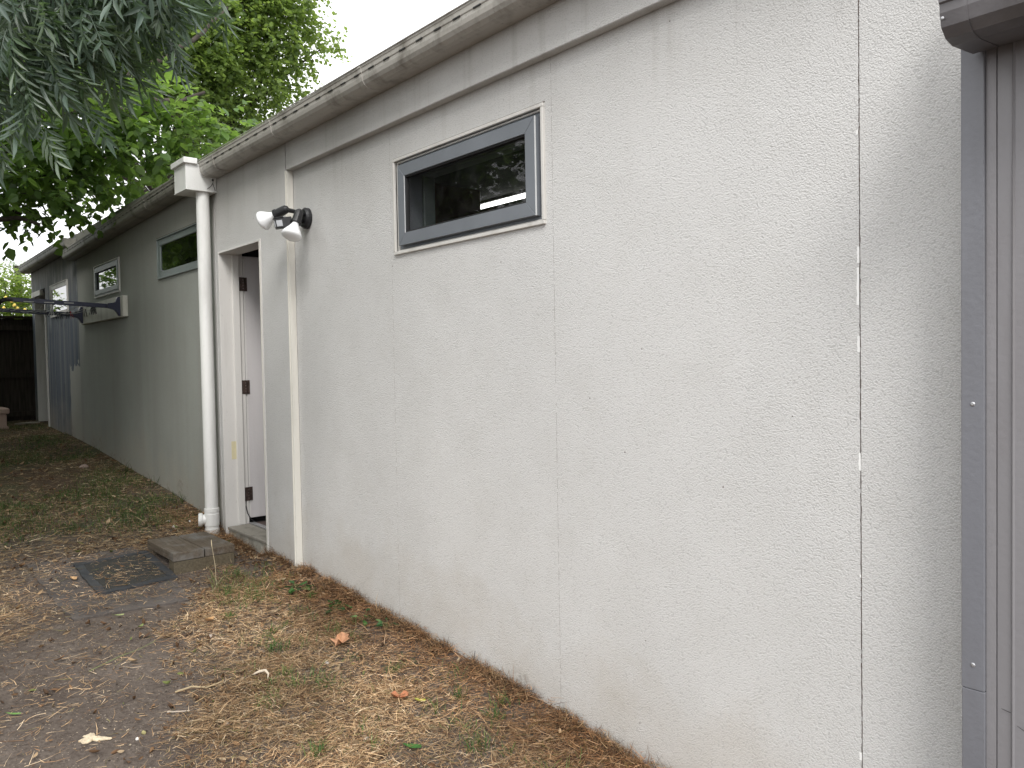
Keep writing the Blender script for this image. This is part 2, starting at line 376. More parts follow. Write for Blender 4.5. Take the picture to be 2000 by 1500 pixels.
# rear wall behind downpipe
H2 = [(-7.11, -6.03, 2.19, 2.533), (-9.30, -8.315, 2.185, 2.52)]
bm = bmesh.new(); holed(bm, -10.11, -5.7535, -.6, 2.97, H2, .008, .18); fin(bm, 'rear_wall', m_stucco_rear, B)
H3 = [(-11.60, -10.61, 2.1, 2.51), (-12.76, -11.98, -.5, 2.52)]
bm = bmesh.new(); holed(bm, -12.93, -10.112, -.6, 2.98, H3, .012, .22); fin(bm, 'rear_wall', m_stucco_grey, B, label='weathered wall patched in blue-grey paint with a ragged edge')

# gutters : quad profile with bead, slots, joiner straps
def gutter(name, mat, x0, x1, zf, zn, ydep=.135, h=.1, y0=-.001, slots=(), joins=(), ends=True, lipmat=None, strap=None):
    z = 0
    prof = [(y0, .004), (-.07, 0), (-.092, .003), (-.112, .014), (-.122, .03), (-.126, .048), (-.1265, .064), (-.130, .068), (-.131, .086), (-.134, .09), (-ydep, .1), (-.131, .104), (-.124, .103), (-.123, .092), (-.118, .03), (-.105, .015), (-.07, .008), (y0 - .002, .012), (y0 - .002, .112), (y0, .112)]
    prof = [(y, zf + v * h / .1) for y, v in prof]
    bm = bmesh.new(); extr_x(bm, prof, x0, x1, zn - zf); gt = fin(bm, name, mat, B)
    def zat(x): return zf + (zn - zf) * (x - x0) / (x1 - x0)
    for x, l in slots:
        zz = zat(x) + .0655 * h / .1
        bx('slot', m_seal, gt, x - l / 2, x + l / 2, -.1312, -.128, zz - .0025, zz + .0035)
    for x, l in joins:
        pr_ = [(-.012, .0015), (-.07, -.003), (-.094, 0), (-.1145, .012), (-.125, .029), (-.129, .047), (-.1295, .063), (-.1335, .068), (-.1345, .086), (-.138, .09), (-.137, .098), (-.129, .095), (-.129, .085), (-.127, .068), (-.12, .04), (-.11, .018), (-.09, .006), (-.07, .001), (-.012, .003)]
        bm = bmesh.new(); extr_x(bm, [(y, zat(x) + v * h / .1) for y, v in pr_], x - l / 2, x + l / 2); s_ = fin(bm, 'joiner_strap', mat, gt)
    if ends:
        bm = bmesh.new(); extr_x(bm, [(y0 - .001, zf + .005)] + [(y, v) for y, v in prof[1:11]] + [(y0 - .001, zf + .1)], x0 - .003, x0 - .0005); fin(bm, 'end_cap', mat, gt)
        bm = bmesh.new(); extr_x(bm, [(y0 - .001, zn + .005)] + [(y, v + zn - zf) for y, v in prof[1:11]] + [(y0 - .001, zn + .1)], x1 + .0005, x1 + .003); fin(bm, 'end_cap', mat, gt)
    return gt
sl1 = [(-5.5 + .1365 * i, .05) for i in range(60) if -5.5 + .1365 * i < 3]
g1 = gutter('gutter', m_gutter, -5.665, 3.2, 2.777, 2.803, slots=sl1, joins=[(-4.47, .012), (-3.42, .03), (-5.40, .01), (-2.05, .012)])
bx('roof_edge_strip', m_gut_lip, g1, -5.66, 3.2, -.1385, -.1345, 2.884, 2.888)
sl2 = [(-10.0 + .125 * i, .04) for i in range(34)]
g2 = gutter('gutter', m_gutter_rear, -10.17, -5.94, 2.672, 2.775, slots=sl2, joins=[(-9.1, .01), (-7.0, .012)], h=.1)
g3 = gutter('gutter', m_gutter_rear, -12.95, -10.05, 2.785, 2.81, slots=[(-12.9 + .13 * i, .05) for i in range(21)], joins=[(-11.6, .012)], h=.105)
# roof sheets, low skillion
def roof(x0, x1, z0, z1, y1, t=.03):
    bm = bmesh.new(); vs = [bm.verts.new(v) for v in ((x0, -.02, z0), (x1, -.02, z1), (x1, y1, z1 + .1), (x0, y1, z0 + .1))]; bm.faces.new(vs)
    r = bmesh.ops.extrude_face_region(bm, geom=bm.faces[:]); bmesh.ops.translate(bm, verts=[v for v in r['geom'] if isinstance(v, bmesh.types.BMVert)], vec=(0, 0, t))
    return fin(bm, 'roof', m_zinc, B)
roof(-5.75, 3.2, 2.855, 2.865, 7.); roof(-10.08, -5.752, 2.79, 2.84, 7.); roof(-12.95, -10.084, 2.87, 2.885, 7.)
# outer shell so that the building is closed
bx('end_wall', m_stucco_rear, B, -12.93, -12.75, .23, 7, -.5, 2.86); bx('end_wall', m_stucco, B, 3.02, 3.2, .23, 7, -.8, 2.85)
bx('back_wall', m_stucco_rear, B, -12.74, 3.01, 6.8, 7, -.5, 2.86)
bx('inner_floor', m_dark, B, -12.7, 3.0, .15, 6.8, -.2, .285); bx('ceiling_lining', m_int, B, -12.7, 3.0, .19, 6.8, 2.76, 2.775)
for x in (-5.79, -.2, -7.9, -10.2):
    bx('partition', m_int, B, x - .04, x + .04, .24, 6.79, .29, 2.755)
bx('cupboard', m_intwood, B, -4.62, -4.3, .75, 1.3, .286, 2.62, bev=.01)
bx('shelf', m_intwood, B, -4.28, -3.7, .95, 1.3, 2.35, 2.38)

# windows : cream bead, aluminium frame, sash, pane
def rectframe(bm, x0, x1, z0, z1, wd, y0, y1, bev=.002):
    for b in ((x0, x1, z1 - wd, z1), (x0, x1, z0, z0 + wd), (x0, x0 + wd, z0 + wd + .0006, z1 - wd - .0006), (x1 - wd, x1, z0 + wd + .0006, z1 - wd - .0006)):
        box(bm, b[0], b[1], y0, y1, b[2], b[3], bev)
def mitred(name, mat, parent, x0, x1, z0, z1, wd, y0, y1, step=.004):
    o_ = [(x0, z0), (x1, z0), (x1, z1), (x0, z1)]; i_ = [(x0 + wd, z0 + wd), (x1 - wd, z0 + wd), (x1 - wd, z1 - wd), (x0 + wd, z1 - wd)]; e = .0005
    for a in range(4):
        b = (a + 1) % 4; bm = bmesh.new()
        d = Vector((o_[b][0] - o_[a][0], o_[b][1] - o_[a][1])).normalized() * e
        q = [(o_[a][0] + d.x, o_[a][1] + d.y), (o_[b][0] - d.x, o_[b][1] - d.y), (i_[b][0] - d.x, i_[b][1] - d.y), (i_[a][0] + d.x, i_[a][1] + d.y)]
        f = [bm.verts.new((p[0], y0, p[1])) for p in q]; k_ = [bm.verts.new((p[0], y1, p[1])) for p in q]
        bm.faces.new(f); bm.faces.new(k_[::-1])
        for t in range(4): bm.faces.new((f[t], k_[t], k_[(t + 1) % 4], f[(t + 1) % 4]))
        bmesh.ops.recalc_face_normals(bm, faces=bm.faces)
        bmesh.ops.bevel(bm, geom=[e_ for e_ in bm.edges if all(abs(v.co.y - y0) < 1e-6 for v in e_.verts)], offset=.0012, segments=1, affect='EDGES')
        fin(bm, name, mat, parent)
# near window
bm = bmesh.new(); rectframe(bm, -3.41, -2.3025, 1.985, 2.458, .015, RC - .012, RC + .03); rectframe(bm, -3.394, -2.319, 2.001, 2.442, .008, RC + .004, RC + .05, .001)
W = fin(bm, 'window', m_trim, B)
bm = bmesh.new(); rectframe(bm, -3.3855, -2.3275, 2.0095, 2.4335, .045, RC + .012, RC + .12); fin(bm, 'window_frame', m_alu, W)
mitred('sash', m_alu, W, -3.352, -2.345, 2.024, 2.415, .058, RC - .018, RC + .011)
bm = bmesh.new(); rectframe(bm, -3.294, -2.403, 2.082, 2.357, .008, RC - .012, RC + .008, .001); fin(bm, 'seal', m_seal, W)
bx('sash_edge', m_alu_edge, W, -2.3446, -2.3426, RC - .0185, RC - .012, 2.024, 2.415); bx('sash_edge', m_alu_edge, W, -3.294, -3.2925, RC - .0185, RC - .015, 2.082, 2.357)
bx('pane', m_glass, W, -3.29, -2.407, RC, RC + .004, 2.086, 2.353)
bm = bmesh.new(); rectframe(bm, -3.36, -2.35, 2.03, 2.41, .03, RC + .125, RC + .19); fin(bm, 'inner_lining', m_alu_rear, W)
# dirty lintel line and small corner blobs of sealant
bm = bmesh.new(); box(bm, -3.415, -2.30, RC - .003, RC - .0005, 2.4595, 2.463); fin(bm, 'sealant_gap', m_crack, W)
# rear windows
def rwin(h, mat, sash):
    x0, x1, z0, z1 = h
    bm = bmesh.new(); rectframe(bm, x0, x1, z0, z1, .012, -.006, .05); W = fin(bm, 'window', m_trim if sash else mat, B)
    bm = bmesh.new(); rectframe(bm, x0 + .0125, x1 - .0125, z0 + .0125, z1 - .0125, .05, .004, .07); fin(bm, 'window_frame', mat, W)
    if sash: mitred('sash', mat, W, x0 + .03, x1 - .03, z0 + .03, z1 - .03, .045, -.008, .0035)
    bx('pane', m_glass_rear, W, x0 + .06, x1 - .06, .012, .016, z0 + .06, z1 - .06)
    bm = bmesh.new(); box(bm, x0 - .005, x1 + .005, -.002, .0065, z1 + .001, z1 + .006); fin(bm, 'sealant_gap', m_crack, W)
rwin(H2[0], m_alu_rear, False); rwin(H2[1], m_alu_rear, True); rwin(H3[0], m_trim, False)

# doorway of the rear end
bx('rear_door', plain('dark_door', (.04, .04, .045)), B, -12.755, -11.985, .17, .2, .6, 2.51)
bx('door_jamb', m_trim, B, -11.979, -11.93, -.004, .011, .55, 2.3)
bx('door_reveal', m_reveal, B, -12.757, -12.745, .013, .169, .6, 2.518)
bx('light_panel', m_trim, B, -12.70, -12.10, -.03, .010, 2.43, 2.50, bev=.003)

# side door, open inward by ninety degrees
D_ = bx('door_frame', m_reveal, B, -5.699, -5.687, -.0045, .135, .22, 2.2615, bev=.001)
bx('door_head', m_reveal, B, -5.686, -4.961, -.0045, .135, 2.2485, 2.2615, bev=.001)
bx('door_trim', m_return, B, -4.9725, -4.9605, -.0075, .135, .18, 2.248, bev=.0015)
bx('door_trim', m_reveal, B, -4.9595, -4.9475, -.006, -.0005, .18, 2.262, bev=.0015)
bx('door_stop', m_reveal, B, -5.686, -5.674, .088, .135, .29, 2.248, bev=.001)
bx('door_lining', m_reveal, B, -5.7, -5.6885, .1405, .168, .286, 2.262, bev=.001)
leaf = bx('door', m_door, B, -5.732, -5.6955, .172, .895, .325, 2.245, bev=.002)
m_edge = painted('door_edge_paint', (.66, .64, .62), .35)
bx('door_edge', m_edge, leaf, -5.6950, -5.6935, .172, .186, .33, 2.24)
for z0 in (1.99, 1.24, .455):
    bm = bmesh.new(); box(bm, -5.6883, -5.686, .1405, .166, z0, z0 + .1); box(bm, -5.6933, -5.691, .174, .200, z0, z0 + .1)
    for q in range(5): cyl(bm, (-5.686, .170, z0 + .0205 * q), (-5.686, .170, z0 + .0205 * q + .018), .0065, n=10)
    for q in (.018, .05, .082): cyl(bm, (-5.6862, .152, z0 + q), (-5.685, .152, z0 + q), .005, n=8)
    fin(bm, 'hinge', m_hinge, leaf)
bm = bmesh.new(); tube(bm, [(-5.684, .146, .455), (-5.682, .144, .41), (-5.682, .156, .36), (-5.68, .18, .315), (-5.68, .20, .30)], .0035); fin(bm, 'cable', m_black, B, smooth=True)
m_sill = painted('sill_concrete', (.27, .25, .215), .7, .85, (1, 1, 1), (.08, .07, .05))
m_sillb = painted('sill_brick', (.38, .36, .31), .75, .9, (1, 1, .3), (.07, .06, .045))
sill = bx('sill', m_sill, B, -5.673, -4.974, .002, .16, .268, .289, bev=.003)
for i in range(6):
    x0 = -5.673 + i * .1168; bx('brick', m_sillb, sill, x0, x0 + .109, .008 + random.uniform(0, .003), .13, -.1, .2665, bev=.003)
bx('threshold_strip', m_zinc, sill, -5.67, -4.975, .161, .2, .287, .298, bev=.002)
bx('hall_floor', plain('dark_brown_floor', (.07, .045, .038), .5), B, -5.655, -4.82, .205, 3., .287, .2945)
bx('tape_strip', plain('masking_tape', (.62, .56, .36), .7), B, -5.6865, -5.686, .05, .085, .77, .9)
# rainhead and downpipe
bm = bmesh.new(); box(bm, -5.935, -5.692, -.215, -.002, 2.69, 2.865, .002); RH = fin(bm, 'rainhead', m_pvc, B)
bx('rainhead_rim', m_pvc, RH, -5.955, -5.672, -.232, -.137, 2.862, 2.902, bev=.003)
bx('rainhead_base', m_pvc, RH, -5.938, -5.689, -.218, -.002, 2.682, 2.6895, bev=.001)
bm = bmesh.new(); tube(bm, [(-5.690, -.025, 2.77), (-5.688, -.03, 2.745), (-5.688, -.045, 2.72), (-5.688, -.07, 2.70)], .002, 5); tube(bm, [(-5.688, -.03, 2.745), (-5.688, -.018, 2.71), (-5.689, -.012, 2.693)], .002, 5); cyl(bm, (-5.6915, -.028, 2.768), (-5.689, -.028, 2.768), .008, n=8); fin(bm, 'dried_root', m_seal, RH)
PX, PY = -5.752, -.082
bm = bmesh.new(); cyl(bm, (PX, PY, .22), (PX + .0, PY, 2.689), .045, n=28); DP = fin(bm, 'downpipe', m_pvc, B, smooth=True)
bm = bmesh.new()
lathe(bm, (PX, PY, .225), (0, 0, 1), [(.05, 0), (.0505, .055), (.047, .057), (.047, .075), (.051, .077), (.052, .16), (.05, .163), (.05, .175), (.0515, .177), (.0515, .2), (.047, .203)], 28)
fin(bm, 'pipe_collar', m_pvc, DP, smooth=False)
bm = bmesh.new(); lathe(bm, (PX, PY, .345), (-.35, -.93, 0.02), [(.036, .02), (.036, .062), (.047, .064), (.049, .074), (.049, .084), (.044, .09), (.02, .092)], 24); box(bm, PX - .05, PX - .038, PY - .147, PY - .138, .342, .349); fin(bm, 'inspection_cap', m_pvc, DP)
bx('corner_cover', m_stucco, B, -5.80, -5.7535, -.002, .006, -.2, 2.69)

# fluorescent tube inside
T = thing('ceiling_light', 'white glowing fluorescent tube seen through the near grey window', 'light', (-4.4, 2, 2.75))
e = M('tube_glow'); e.set(Base_Color=(.9, .9, .9), Emission_Color=(1, 1, .97), Emission_Strength=3.6)
bm = bmesh.new(); cyl(bm, (-5.30, 2.0, 2.722), (-3.8, 2.0, 2.722), .016, n=12); fin(bm, 'tube', e.m, T)
bx('batten', plain('batten_white', (.5, .5, .5)), T, -5.36, -3.75, 1.975, 2.025, 2.740, 2.759)

# ------------------------------------------------------------------ steel shed at the right edge
SH = thing('steel_shed', 'mauve-grey ribbed steel shed standing proud of the cream wall at the right edge', 'shed', (.3, -.1, -.2))
prof = [(-.684, -.094), (-.6635, -.094), (-.662, -.089), (-.6605, -.0945), (-.6315, -.096), (-.628, -.1015), (-.6245, -.096)]
xx = -.6
while xx < 2.4:
    prof += [(xx, -.096), (xx + .06, -.0955), (xx + .063, -.1), (xx + .066, -.0955), (xx + .12, -.095), (xx + .135, -.075), (xx + .155, -.075), (xx + .17, -.095)]; xx += .2
bm = bmesh.new(); vv = [[bm.verts.new((x_, y_, z_)) for x_, y_ in prof] for z_ in (-.6, 2.35)]
for i in range(len(prof) - 1): bm.faces.new((vv[0][i], vv[0][i + 1], vv[1][i + 1], vv[1][i]))
r = bmesh.ops.extrude_face_region(bm, geom=bm.faces[:]); bmesh.ops.translate(bm, verts=[v for v in r['geom'] if isinstance(v, bmesh.types.BMVert)], vec=(0, .003, 0))
fin(bm, 'cladding', m_shed, SH)
bx('corner_flashing', m_flash, SH, -.7345, -.6848, -.103, -.04, .662, 2.4, bev=.0015); bx('corner_flashing', m_flash, SH, -.7338, -.6845, -.1022, -.04, -.6, .6608, bev=.0015)
for zz in (1.33, .72):
    bm = bmesh.new(); lathe(bm, (-.709, -.1028, zz), (0, -1, 0), [(.0052, 0), (.0052, .001), (.003, .0024), (.0013, .0024)], 12); s_ = fin(bm, 'rivet', m_zinc, SH)
bm = bmesh.new()
for a_, b_ in (((-.651, .634), (-.6315, .630)), ((-.6195, .605), (-.6035, .5985))):
    bm.faces.new([bm.verts.new(v) for v in ((a_[0], -.0992, a_[1]), (b_[0], -.1022 if b_[0] > -.61 else -.0992, b_[1]), (b_[0], -.1022 if b_[0] > -.61 else -.0992, b_[1] + .0016), (a_[0], -.0992, a_[1] + .001))])
fin(bm, 'scratch', m_seal, SH, recalc=False, kind='stuff')
gp = [(-.102, 2.146), (-.112, 2.128), (-.225, 2.118), (-.262, 2.124), (-.285, 2.142), (-.293, 2.17), (-.294, 2.188), (-.299, 2.191), (-.299, 2.235), (-.308, 2.24), (-.308, 2.252), (-.296, 2.252), (-.294, 2.2), (-.286, 2.172), (-.278, 2.147), (-.26, 2.132), (-.22, 2.124), (-.115, 2.134), (-.108, 2.25), (-.102, 2.25)]
bm = bmesh.new(); extr_x(bm, gp, -.695, 2.5); SG = fin(bm, 'shed_gutter', m_shedgut, SH)
bm = bmesh.new(); extr_x(bm, [(y_ - .002 if y_ < -.2 else y_, z_ - .0015) for y_, z_ in gp[1:11]] + [(-.295, 2.25), (-.26, 2.122), (-.115, 2.13)], -.705, -.652); fin(bm, 'gutter_collar', m_shedgut, SG)
for zz in (2.157, 2.202):
    bm = bmesh.new(); lathe(bm, (-.699, -.2955 if zz < 2.19 else -.3, zz), (0, -1, 0), [(.0035, 0), (.0035, .0012), (.0015, .002)], 10); fin(bm, 'rivet', m_zinc, SG)
bx('shed_fascia', m_shedgut, SH, -.69, 2.5, -.099, -.092, 2.20, 2.36)
bm = bmesh.new(); vs = [bm.verts.new(v) for v in ((-.70, -.30, 2.275), (2.5, -.30, 2.275), (2.5, -.05, 2.30), (-.70, -.05, 2.30))]; bm.faces.new(vs)
r = bmesh.ops.extrude_face_region(bm, geom=bm.faces[:]); bmesh.ops.translate(bm, verts=[v for v in r['geom'] if isinstance(v, bmesh.types.BMVert)], vec=(0, 0, .02)); fin(bm, 'shed_roof', m_shedgut, SH)

# ------------------------------------------------------------------ security light
SL = thing('security_light', 'black twin security light with two white bulbs and a sensor, above the open door', 'light', (-4.37, RC, 2.31))
bm = bmesh.new(); lathe(bm, (-4.37, RC - .001, 2.31), (0, -1, 0), [(.062, 0), (.062, .02), (.052, .032), (.02, .036)], 24); fin(bm, 'base_plate', m_black, SL)
def arm(p0, p1, d, rb, lab=None):
    p0, p1, d = Vector(p0), Vector(p1), Vector(d).normalized()
    bm = bmesh.new(); tube(bm, [p0, (p0 + p1) / 2 + Vector((0, 0, .008)), p1], .013, 10); lathe(bm, p1 - d * .02, d, [(.014, 0), (.024, .012), (.026, .03), (.027, .075), (.031, .078), (.031, .09), (.025, .092)], 18); fin(bm, 'lamp_holder', m_black, SL)
    bm = bmesh.new(); lathe(bm, p1 + d * .07, d, [(.018, 0), (.021, .012), (.032, .034), (.046, .055), (.055, .072), (.0575, .082), (.055, .09), (.045, .097), (.025, .102), (.008, .103)], 28); fin(bm, 'bulb', m_bulb, SL, smooth=True)
kb = M('bulb_white'); kb.set(Base_Color=(.86, .87, .88), Roughness=.25); m_bulb = kb.m
arm((-4.36, RC - .03, 2.325), (-4.275, -.055, 2.318), (.16, -.34, -.75), .05)
arm((-4.38, RC - .03, 2.325), (-4.36, -.10, 2.345), (-.62, -.45, -.3), .05)
bm = bmesh.new(); tube(bm, [(-4.365, RC - .03, 2.295), (-4.34, -.03, 2.28), (-4.33, -.075, 2.272)], .011, 10)
ms = Matrix.Translation((-4.325, -.125, 2.262)) @ Matrix.Rotation(math.radians(-18), 4, 'Z') @ Matrix.Rotation(math.radians(10), 4, 'X')
fin(bm, 'sensor_arm', m_black, SL, smooth=True)
bm = bmesh.new(); box(bm, -.026, .026, -.05, .045, -.03, .0288, .004); bm.transform(ms); fin(bm, 'sensor', m_black, SL)
bm = bmesh.new(); box(bm, -.032, .032, -.056, -.0, .0285, .032); bm.transform(ms); fin(bm, 'sensor_hood', m_black, SL)
bm = bmesh.new(); box(bm, -.018, .018, -.0535, -.0505, -.02, .015); box(bm, .0265, .0285, -.045, -.012, -.02, .014)
for v in bm.verts: v.co = ms @ v.co
fin(bm, 'sensor_lens', plain('milky_lens', (.42, .43, .45), .4), SL)

# ------------------------------------------------------------------ fold-down clothesline
CL = thing('wall_clothesline', 'navy fold-down clothesline with pale cords mounted on a board under the small window', 'clothesline', (-8.95, 0, 1.93))
bx('mounting_board', painted('board_paint', (.52, .51, .45), .4), CL, -9.80, -8.07, -.04, .0055, 1.93, 2.13, bev=.003)
def bracket(x):
    bm = bmesh.new(); pr_ = [(-.041, 1.94), (-.041, 2.12), (-.06, 2.12), (-.072, 2.10), (-.08, 2.065), (-.15, 2.055), (-.15, 2.01), (-.09, 2.0), (-.07, 1.97), (-.055, 1.94)]
    extr_x(bm, pr_, x - .02, x + .02); bmesh.ops.bevel(bm, geom=bm.edges[:], offset=.003, affect='EDGES'); fin(bm, 'bracket', m_navy, CL)
bracket(-8.17); bracket(-9.68)
XN, XF = -8.24, -9.61
for x, zz in ((XN, 2.035), (XF, 2.03)):
    bm = bmesh.new(); rail = [(x - .012, -.12, zz - .02), (x + .012, -.12, zz - .02)]
    ve = [bm.verts.new((x + sx * .011, yy, zz + (yy + .12) * -.045 + sz * .02)) for yy in (-.12, -.93) for sx, sz in ((-1, -1), (1, -1), (1, 1), (-1, 1))]
    for f in ((0, 1, 2, 3), (7, 6, 5, 4), (0, 4, 5, 1), (1, 5, 6, 2), (2, 6, 7, 3), (3, 7, 4, 0)): bm.faces.new([ve[i] for i in f])
    bmesh.ops.bevel(bm, geom=bm.edges[:], offset=.003, affect='EDGES'); a_ = fin(bm, 'side_arm', m_navy, CL)
    bm = bmesh.new(); tube(bm, [(x, -.90, zz + .035), (x, -.945, zz + .036), (x - .01, -.975, zz + .026), (x - .04, -.995, zz + .012), (x - .09 if x > -9 else x + .05, -1.0, zz - .01)], .019, 8); fin(bm, 'corner_elbow', m_black, CL)
bx('front_rail', m_navy, CL, XF, XN - .08, -1.012, -.99, 1.985, 2.022, bev=.003)
cy = [-.2, -.28, -.37, -.46, -.55, -.64, -.73, -.82]
for i, yy in enumerate(cy):
    bm = bmesh.new(); pts = []
    for j in range(9):
        t = j / 8; pts.append((XN + (XF - XN) * t, yy + .006 * math.sin(t * 9 + i), 2.03 - (yy + .12) * .045 - .0 - (.016 + .012 * (i % 3)) * 4 * t * (1 - t)))
    tube(bm, pts, .003, 5); fin(bm, 'cord', m_cord, CL)
for j in range(3):
    bx('slot_cover', m_cord, CL, XN + .0115, XN + .0145, -.82 + j * .16, -.74 + j * .16, 2.045 + .004, 2.052 + .004)
# pegs
def peg_mesh(mat):
    bm = bmesh.new()
    for s in (-1, 1):
        cyl(bm, (0, s * .002, .022), (0, s * .012, -.052), .004, .003, 6)
    me = bpy.data.meshes.new('clothes_peg'); bm.to_mesh(me); bm.free(); me.materials.append(mat)
    return me
pk = peg_mesh(m_black); pw = peg_mesh(plain('grey_peg_plastic', (.5, .51, .52))); prd = peg_mesh(plain('red_peg_plastic', (.28, .05, .05)))
m_spr = plain('spring_steel', (.3, .3, .3), .4, metal=.8)
bm = bmesh.new(); cyl(bm, (-.006, 0, 0), (.006, 0, 0), .0045, n=8); spr = bpy.data.meshes.new('spring'); bm.to_mesh(spr); bm.free(); spr.materials.append(m_spr)
pegs = [(-8.42, 0, pk), (-8.46, 0, pk), (-8.50, 0, pk), (-8.53, 0, pk), (-8.57, 0, pk), (-8.80, 0, pk), (-9.05, 1, prd), (-9.15, 1, pk), (-9.22, 1, pk), (-9.1, 2, pk), (-9.28, 2, pk), (-8.98, 3, pw), (-9.02, 3, pw), (-9.3, 3, pk)]
for i, (x, c, me) in enumerate(pegs):
    t = (x - XN) / (XF - XN); yy = cy[c]; zz = 2.03 - (yy + .12) * .045 - (.016 + .012 * (c % 3)) * 4 * t * (1 - t) - .004
    o = bpy.data.objects.new('clothes_peg', me); COL.objects.link(o); o.location = (x, yy, zz); o.rotation_euler = (random.uniform(-.35, .35), random.uniform(-.5, .5), random.uniform(-.4, .4))
    lab = ['black clothes peg nearest the near bracket, first of the row on the innermost cord', 'black clothes peg second from the near bracket on the innermost cord', 'black clothes peg in the middle of the row of five on the innermost cord', 'black clothes peg fourth from the near bracket on the innermost cord', 'black clothes peg fifth from the near bracket on the innermost cord', 'lone black clothes peg halfway along the innermost cord, apart from the row of five',
           'single dark red clothes peg on the clothesline', 'black clothes peg just beyond the red peg on the same cord', 'black clothes peg on the cord of the red peg, the one nearer the far bracket', 'black clothes peg on the third cord from the wall, the nearer of two', 'black clothes peg on the third cord from the wall, the farther of two',
           'pale grey clothes peg on the clothesline, the nearer of two grey ones', 'pale grey clothes peg on the clothesline, the farther of two grey ones', 'black clothes peg on the fourth cord, near the far bracket'][i]
    tag(o, lab, 'clothes peg', 'pegs on the clothesline')
    s_ = bpy.data.objects.new('spring', spr); COL.objects.link(s_); s_.parent = o

# ------------------------------------------------------------------ paling fence at the far end and an added one along the yard
def fence(name, label, p0, p1, ztop, pal=.1, facing=1):
    p0, p1 = Vector(p0), Vector(p1); d = (p1 - p0); Ln = d.length; d.normalize(); nrm = Vector((-d.y, d.x, 0)) * facing
    Fo = thing(name, label, 'fence', tuple(p0)); n = int(math.ceil(Ln / pal))
    kk = M('weathered_paling'); oi = kk.node('ShaderNodeObjectInfo'); f = kk.noise(7., 5, .6, stretch=(6, 6, .5))
    c = kk.mix(kk.rng(f, .35, .7), (.020, .016, .013), (.055, .045, .037)); c = kk.mix(kk.rng(oi.outputs['Random'], 0, 1, 0, .5), c, (.02, .017, .014)); kk.bump(f, .002); mt = kk.set(Base_Color=c, Roughness=.9, Specular_IOR_Level=.2)
    bm = bmesh.new(); box(bm, -.004, pal + .003, -.008, .008, -.1, 1, .002); me = bpy.data.meshes.new('paling'); bm.to_mesh(me); bm.free(); me.materials.append(mt)
    ang = math.atan2(d.y, d.x)
    for i in range(n):
        o = bpy.data.objects.new('paling', me); COL.objects.link(o); o.parent = Fo; q = p0 + d * (i * (Ln / n)) + nrm * (-.004 if i % 2 else .004); zb = float(gz(q.x, q.y))
        o.location = (q.x - p0.x, q.y - p0.y, zb - p0.z); o.rotation_euler = (random.uniform(-.01, .01), random.uniform(-.006, .006), ang); o.scale = (1, 1, ztop - zb - .02 + random.uniform(-.008, .008))
    def beam(nm, z0, z1, off, th):
        bm = bmesh.new(); box(bm, -.03, Ln + .03, -th / 2, th / 2, 0, z1 - z0, .004)
        for v in bm.verts: v.co = Vector((p0.x, p0.y, z0)) + nrm * off + d * v.co.x + nrm * v.co.y + Vector((0, 0, v.co.z))
        fin(bm, nm, mt, Fo)
    beam('cap_rail', ztop - .02, ztop + .015, 0, .12)
    for zz in (ztop - .12, 1.40, ztop - 1.32): beam('rail', zz - .07, zz, .033, .045)
    return Fo
fence('paling_fence', 'dark weathered paling fence closing off the far end of the yard', (-12.99, -4.4, .7), (-12.99, .2, .7), 2.18, facing=-1)
fence('unseen_side_fence', 'added dark paling fence on the unseen side of the yard, blocking light opposite the cream wall', (-12.9, -4.45, .7), (-2.5, -4.45, .05), 2.15, facing=-1)  # unseen, added to keep low sky light off the rear wall

# plinth of pale stone by the fence
PL = thing('garden_pedestal', 'pinkish beige stone pedestal with moulded cap in front of the far fence', 'pedestal', (-12.15, -.68, .69))
m_st = plain('pink_stone', (.40, .29, .24), .85, .12, 9, .001, 40, dirt=.3)
bx('pedestal_body', m_st, PL, -12.42, -11.93, -1.06, -.475, .6, .88, bev=.01); bx('pedestal_cap', m_st, PL, -12.45, -11.90, -1.09, -.445, .882, .955, bev=.014); bx('pedestal_base', m_st, PL, -12.44, -11.91, -1.08, -.455, .6, .72, bev=.008)
bm = bmesh.new(); tube(bm, [(-12.35, -.33, .72), (-12.2, -.2, .735), (-12.12, -.08, .74)], [.012, .014, .008], 6); tag(rebase(fin(bm, 'fallen_branch', plain('pale_bark', (.3, .27, .23))), (-12.2, -.2, .73)), 'pale dry branch lying at the foot of the far fence', 'branch')

# ------------------------------------------------------------------ wooden step, mat, sheet
def wood(name, c1, c2, wear=0.):
    k = M(name); v = k.tc.outputs['Object']
    f = k.noise(5., 6, .7, vec=v, stretch=(1, 14, 14)); c = k.mix(k.rng(f, .3, .7), c1, c2)
    c = k.mix(k.rng(k.noise(4., 5, .7, vec=v), .52, .7, 0, wear), c, (.24, .245, .24)); c = k.mix(k.rng(k.noise(90, 2, .5, vec=v, stretch=(.3, 1, 1)), .62, .72, 0, .5), c, (.03, .026, .02))
    k.bump(f, .003); return k.set(Base_Color=c, Roughness=.82, Specular_IOR_Level=.3)
m_w1 = wood('weathered_sleeper', (.07, .052, .036), (.145, .118, .088), .55); m_w2 = wood('greenish_pine', (.07, .056, .036), (.14, .115, .075), .05)
ST = thing('wooden_step', 'low weathered timber step with hollow side below the open door', 'step', (-5.1, -.44, .225))
zt = .345; x0, x1, y0, y1 = -5.37, -4.85, -.63, -.262
xm = -5.075
def stp(n, m, *b, bev=.003):
    o = bx(n, m, ST, *b, bev=bev); return o
ym = (y0 + y1) / 2
stp('board', m_w1, x0, x1, y0, ym - .004, zt - .05, zt); stp('board', m_w1, x0 + .002, x1 - .003, ym + .004, y1, zt - .051, zt - .002)
